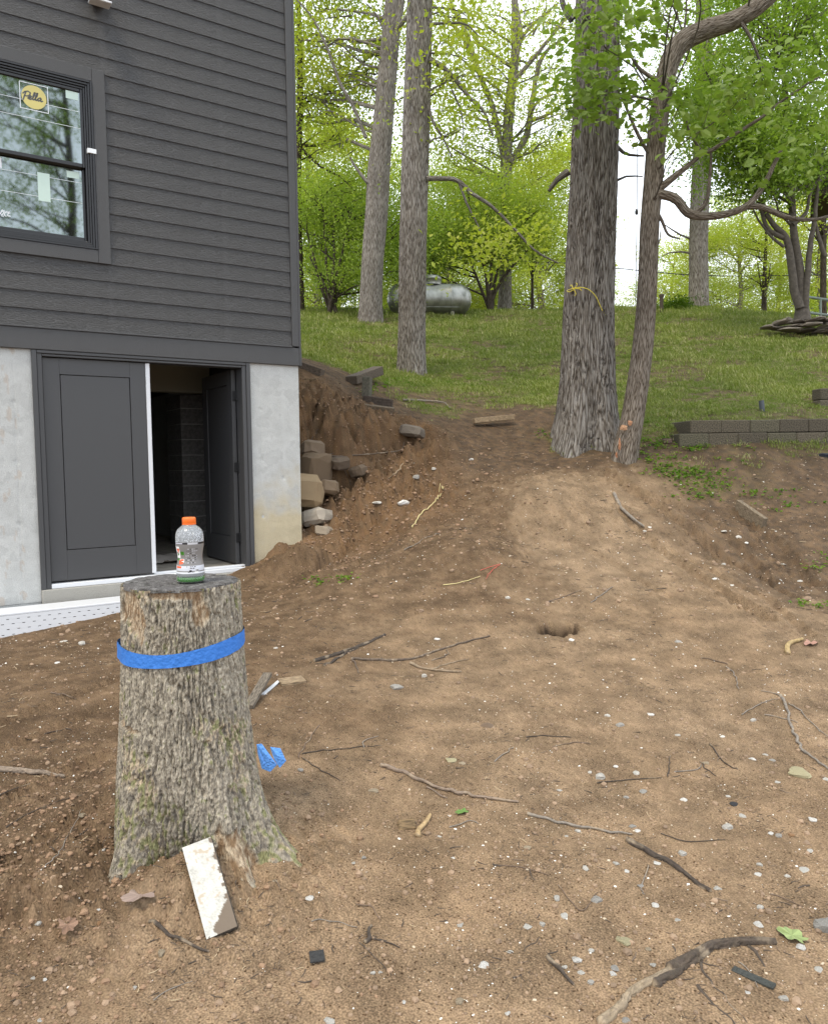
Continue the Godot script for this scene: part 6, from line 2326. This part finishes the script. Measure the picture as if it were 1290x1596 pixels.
func spot(d0: float, d1: float, wide := .62) -> Vector2:
	# even over the ground in view, a little denser nearby
	var d := d0 * pow(d1 / d0, rng.randf())
	return Vector2(rng.randf_range(-1, 1) * (wide * d + .5), -d)


func build_scatter() -> void:
	var xf := []
	var cols := []
	# grit and small stone chips
	for i in 12500:
		var p := spot(1.7, 9.6)
		if in_house(p.x, p.y, -.3): continue
		var n := nz.get_noise_2d(p.x * .8 + 60.0, p.y * .8) + (.18 if p.x > .5 else -.05)
		if rng.randf() > clampf(.42 + n * 1.1, .08, 1.0): continue
		var s := rng.randf_range(.0012, .0032) * (1.0 + 2.0 * pow(rng.randf(), 6.0))
		s *= clampf(-p.y / 5.0, .75, 1.6)
		var b := Basis.from_euler(Vector3(rng.randf() * .6, rng.randf() * TAU, rng.randf() * .6)).scaled(Vector3(s * 1.2, s, s))
		xf.append(Transform3D(b, Vector3(p.x, hgt(p.x, p.y) + s * .2, p.y)))
		var k := rng.randf()
		cols.append(Color(.82, .80, .74) if k < .36 else (Color(.55, .46, .34) if k < .8 else Color(.35, .27, .2)))
	scatter("gravel", "fine pale grit and stone chips strewn over the dirt", "gravel", rock_mesh(400, .7, .2, 1), M.plain_vertex, xf, cols)
	# twig crumbs and bark bits
	xf = []
	cols = []
	var mb := MB.new()
	box(mb, Vector3(-1, -.08, -.08), Vector3(.1, .08, .08), .03)
	box(mb, Vector3(.0, -.07, -.07), Vector3(1.0, .07, .07), .03, Color.WHITE, Transform3D(Basis(Vector3.UP, .35), Vector3(.05, 0, 0)))
	var crumb := commit(mb)
	for i in 46000:
		var p := spot(1.7, 11.0)
		if in_house(p.x, p.y, -.25): continue
		var n := nf.get_noise_2d(p.x * .35 + 20.0, p.y * .35) + nz.get_noise_2d(p.x * 1.3, p.y * 1.3 + 8.0) * .5
		var extra := .25 if p.y < -7.0 else 0.0
		if rng.randf() > clampf(.28 + n * 1.3 + extra + (.3 if p.x < -.6 and p.y > -6.5 and p.y < -3.4 else 0.0), .06, 1.0): continue
		var s := rng.randf_range(.003, .011) * (1.0 + 2.0 * pow(rng.randf(), 5.0)) * clampf(-p.y / 5.0, .8, 1.7)
		var t := rng.randf_range(.5, 1.3)
		var b := Basis.from_euler(Vector3(0, rng.randf() * TAU, rng.randfn() * .12)).scaled(Vector3(s, s * t, s * t))
		xf.append(Transform3D(b, Vector3(p.x, hgt(p.x, p.y) + s * .06, p.y)))
		var k := rng.randf()
		cols.append(Color(.07, .052, .038) if k < .62 else (Color(.16, .115, .08) if k < .9 else Color(.42, .32, .2)))
	for i in 7000:
		var d := 9.8 * pow(2.3, rng.randf())
		var x := rng.randf_range(-.2, .62) * d
		if in_house(x, -d, -.1): continue
		if nf.get_noise_2d(x * .3, d * .3) + rng.randfn() * .25 < .02: continue
		var s := rng.randf_range(.012, .03)
		xf.append(Transform3D(Basis.from_euler(Vector3(rng.randfn() * .2, rng.randf() * TAU, rng.randfn() * .2)).scaled(Vector3(s, s * .6, s * 2.4)), Vector3(x, hgt(x, -d) + .012, -d)))
		cols.append([Color(.34, .24, .15), Color(.22, .15, .09), Color(.42, .33, .22)][i % 3])
	scatter("bark_litter", "dark bark crumbs and twig bits strewn over the dirt", "litter", crumb, M.plain_vertex, xf, cols)
	# clods of soil by the bank, the trench and the stump
	xf = []
	cols = []
	for i in 16000:
		var p := Vector2(-.6 + rng.randfn() * .75, -9.1 + rng.randfn() * .8)
		if i % 4 == 0: p = Vector2(-1.5 + rng.randfn() * .5, -2.6 + rng.randfn() * .5)
		if i % 2 == 1: p = spot(1.8, 10.5)
		if in_house(p.x, p.y, -.02): continue
		var s := rng.randf_range(.004, .013) * (1.0 + 2.0 * pow(rng.randf(), 6.0)) * (1.0 if p.y < -6.0 else .55)
		var b := Basis.from_euler(Vector3(rng.randf() * TAU, rng.randf() * TAU, 0)).scaled(Vector3(s, s * .8, s))
		xf.append(Transform3D(b, Vector3(p.x, hgt(p.x, p.y) + s * .1, p.y)))
		cols.append((Color(.27, .185, .12) if i % 2 == 1 else Color(.24, .15, .09)) * rng.randf_range(.75, 1.3))
	scatter("soil_clods", "crumbled brown clods on the dug bank and round the stump", "soil", rock_mesh(401, .8, .3, 1), M.plain_vertex, xf, cols)
	# grass
	mb = MB.new()
	var r := RandomNumberGenerator.new()
	r.seed = 12
	for i in 13:
		var a := r.randf() * TAU
		var o := Vector3(r.randfn(), 0, r.randfn()) * .035
		var h := r.randf_range(.028, .065)
		var lean := Vector3(cos(a), 0, sin(a)) * h * r.randf_range(.2, .9)
		var w := Vector3(-sin(a), 0, cos(a)) * .0035
		var k := r.randf_range(.75, 1.25)
		mb.quad(o - w, o + lean * .4 + Vector3(0, h * .6, 0) - w * .8, o + lean * .4 + Vector3(0, h * .6, 0) + w * .8, o + w, Color(k, k, k))
		mb.tri(o + lean * .4 + Vector3(0, h * .6, 0) - w * .8, o + lean + Vector3(0, h, 0), o + lean * .4 + Vector3(0, h * .6, 0) + w * .8, Color(k, k, k))
	var tuft := commit(mb)
	xf = []
	cols = []
	for i in 125000:
		var d := 9.4 * pow(29.0 / 9.4, rng.randf())
		var x := rng.randf_range(-.25, .66) * d
		var g := lawn(x, -d)
		if rng.randf() > g * .8 - .03: continue
		if in_house(x, -d, -.1): continue
		var n := nz.get_noise_2d(x * .5, d * .5)
		var s := rng.randf_range(.55, 1.15) * (1.0 + n * .7 + maxf(0.0, nf.get_noise_2d(x * .8, d * .8)) * 1.3) * clampf(d / 14.0, .85, 1.5)
		xf.append(Transform3D(Basis(Vector3.UP, rng.randf() * TAU).scaled(Vector3(s, s * .8, s)), Vector3(x, hgt(x, -d) - .004, -d)))
		var c := Color(.20, .25, .055).lerp(Color(.37, .38, .13), clampf(.35 + n * .8 + rng.randfn() * .22, 0, 1))
		if rng.randf() < .12: c = Color(.46, .42, .22)
		cols.append(c)
	scatter("grass", "short patchy green lawn grass covering the hill", "grass", tuft, M.blade, xf, cols)
	# broad-leaved weeds
	var weed := leaf_spray(10, .075, .045, .028, 14)
	xf = []
	cols = []
	for q in [[1020, 715, 40, 18, 60], [1050, 735, 45, 14, 70], [1085, 755, 40, 14, 50], [1110, 740, 50, 16, 35], [1030, 690, 30, 10, 30], [930, 690, 30, 8, 22], [870, 672, 15, 8, 14], [985, 690, 25, 8, 24], [600, 600, 25, 8, 26], [575, 612, 12, 5, 16], [650, 595, 35, 8, 50], [690, 600, 40, 8, 30], [620, 592, 20, 6, 26], [1160, 770, 60, 20, 24], [1230, 790, 50, 20, 18], [1100, 700, 60, 5, 26], [500, 908, 10, 4, 8], [535, 902, 14, 4, 8], [1270, 880, 20, 20, 12], [1260, 945, 25, 6, 12], [1000, 660, 40, 10, 30], [1090, 775, 30, 8, 20]]:
		for k in int(q[4] * .55):
			var g := gnd(q[0] + rng.randfn() * q[2] * .55, q[1] + rng.randfn() * q[3] * .55)
			var s := rng.randf_range(.6, 1.35)
			xf.append(Transform3D(Basis(Vector3.UP, rng.randf() * TAU).scaled(Vector3.ONE * s), g + Vector3(0, .02, 0)))
			cols.append(Color(.11, .22, .03).lerp(Color(.24, .34, .06), rng.randf()))
	scatter("weeds", "low green weeds sprouting at the tree feet and soil edge", "weeds", weed, M.leaf, xf, cols)
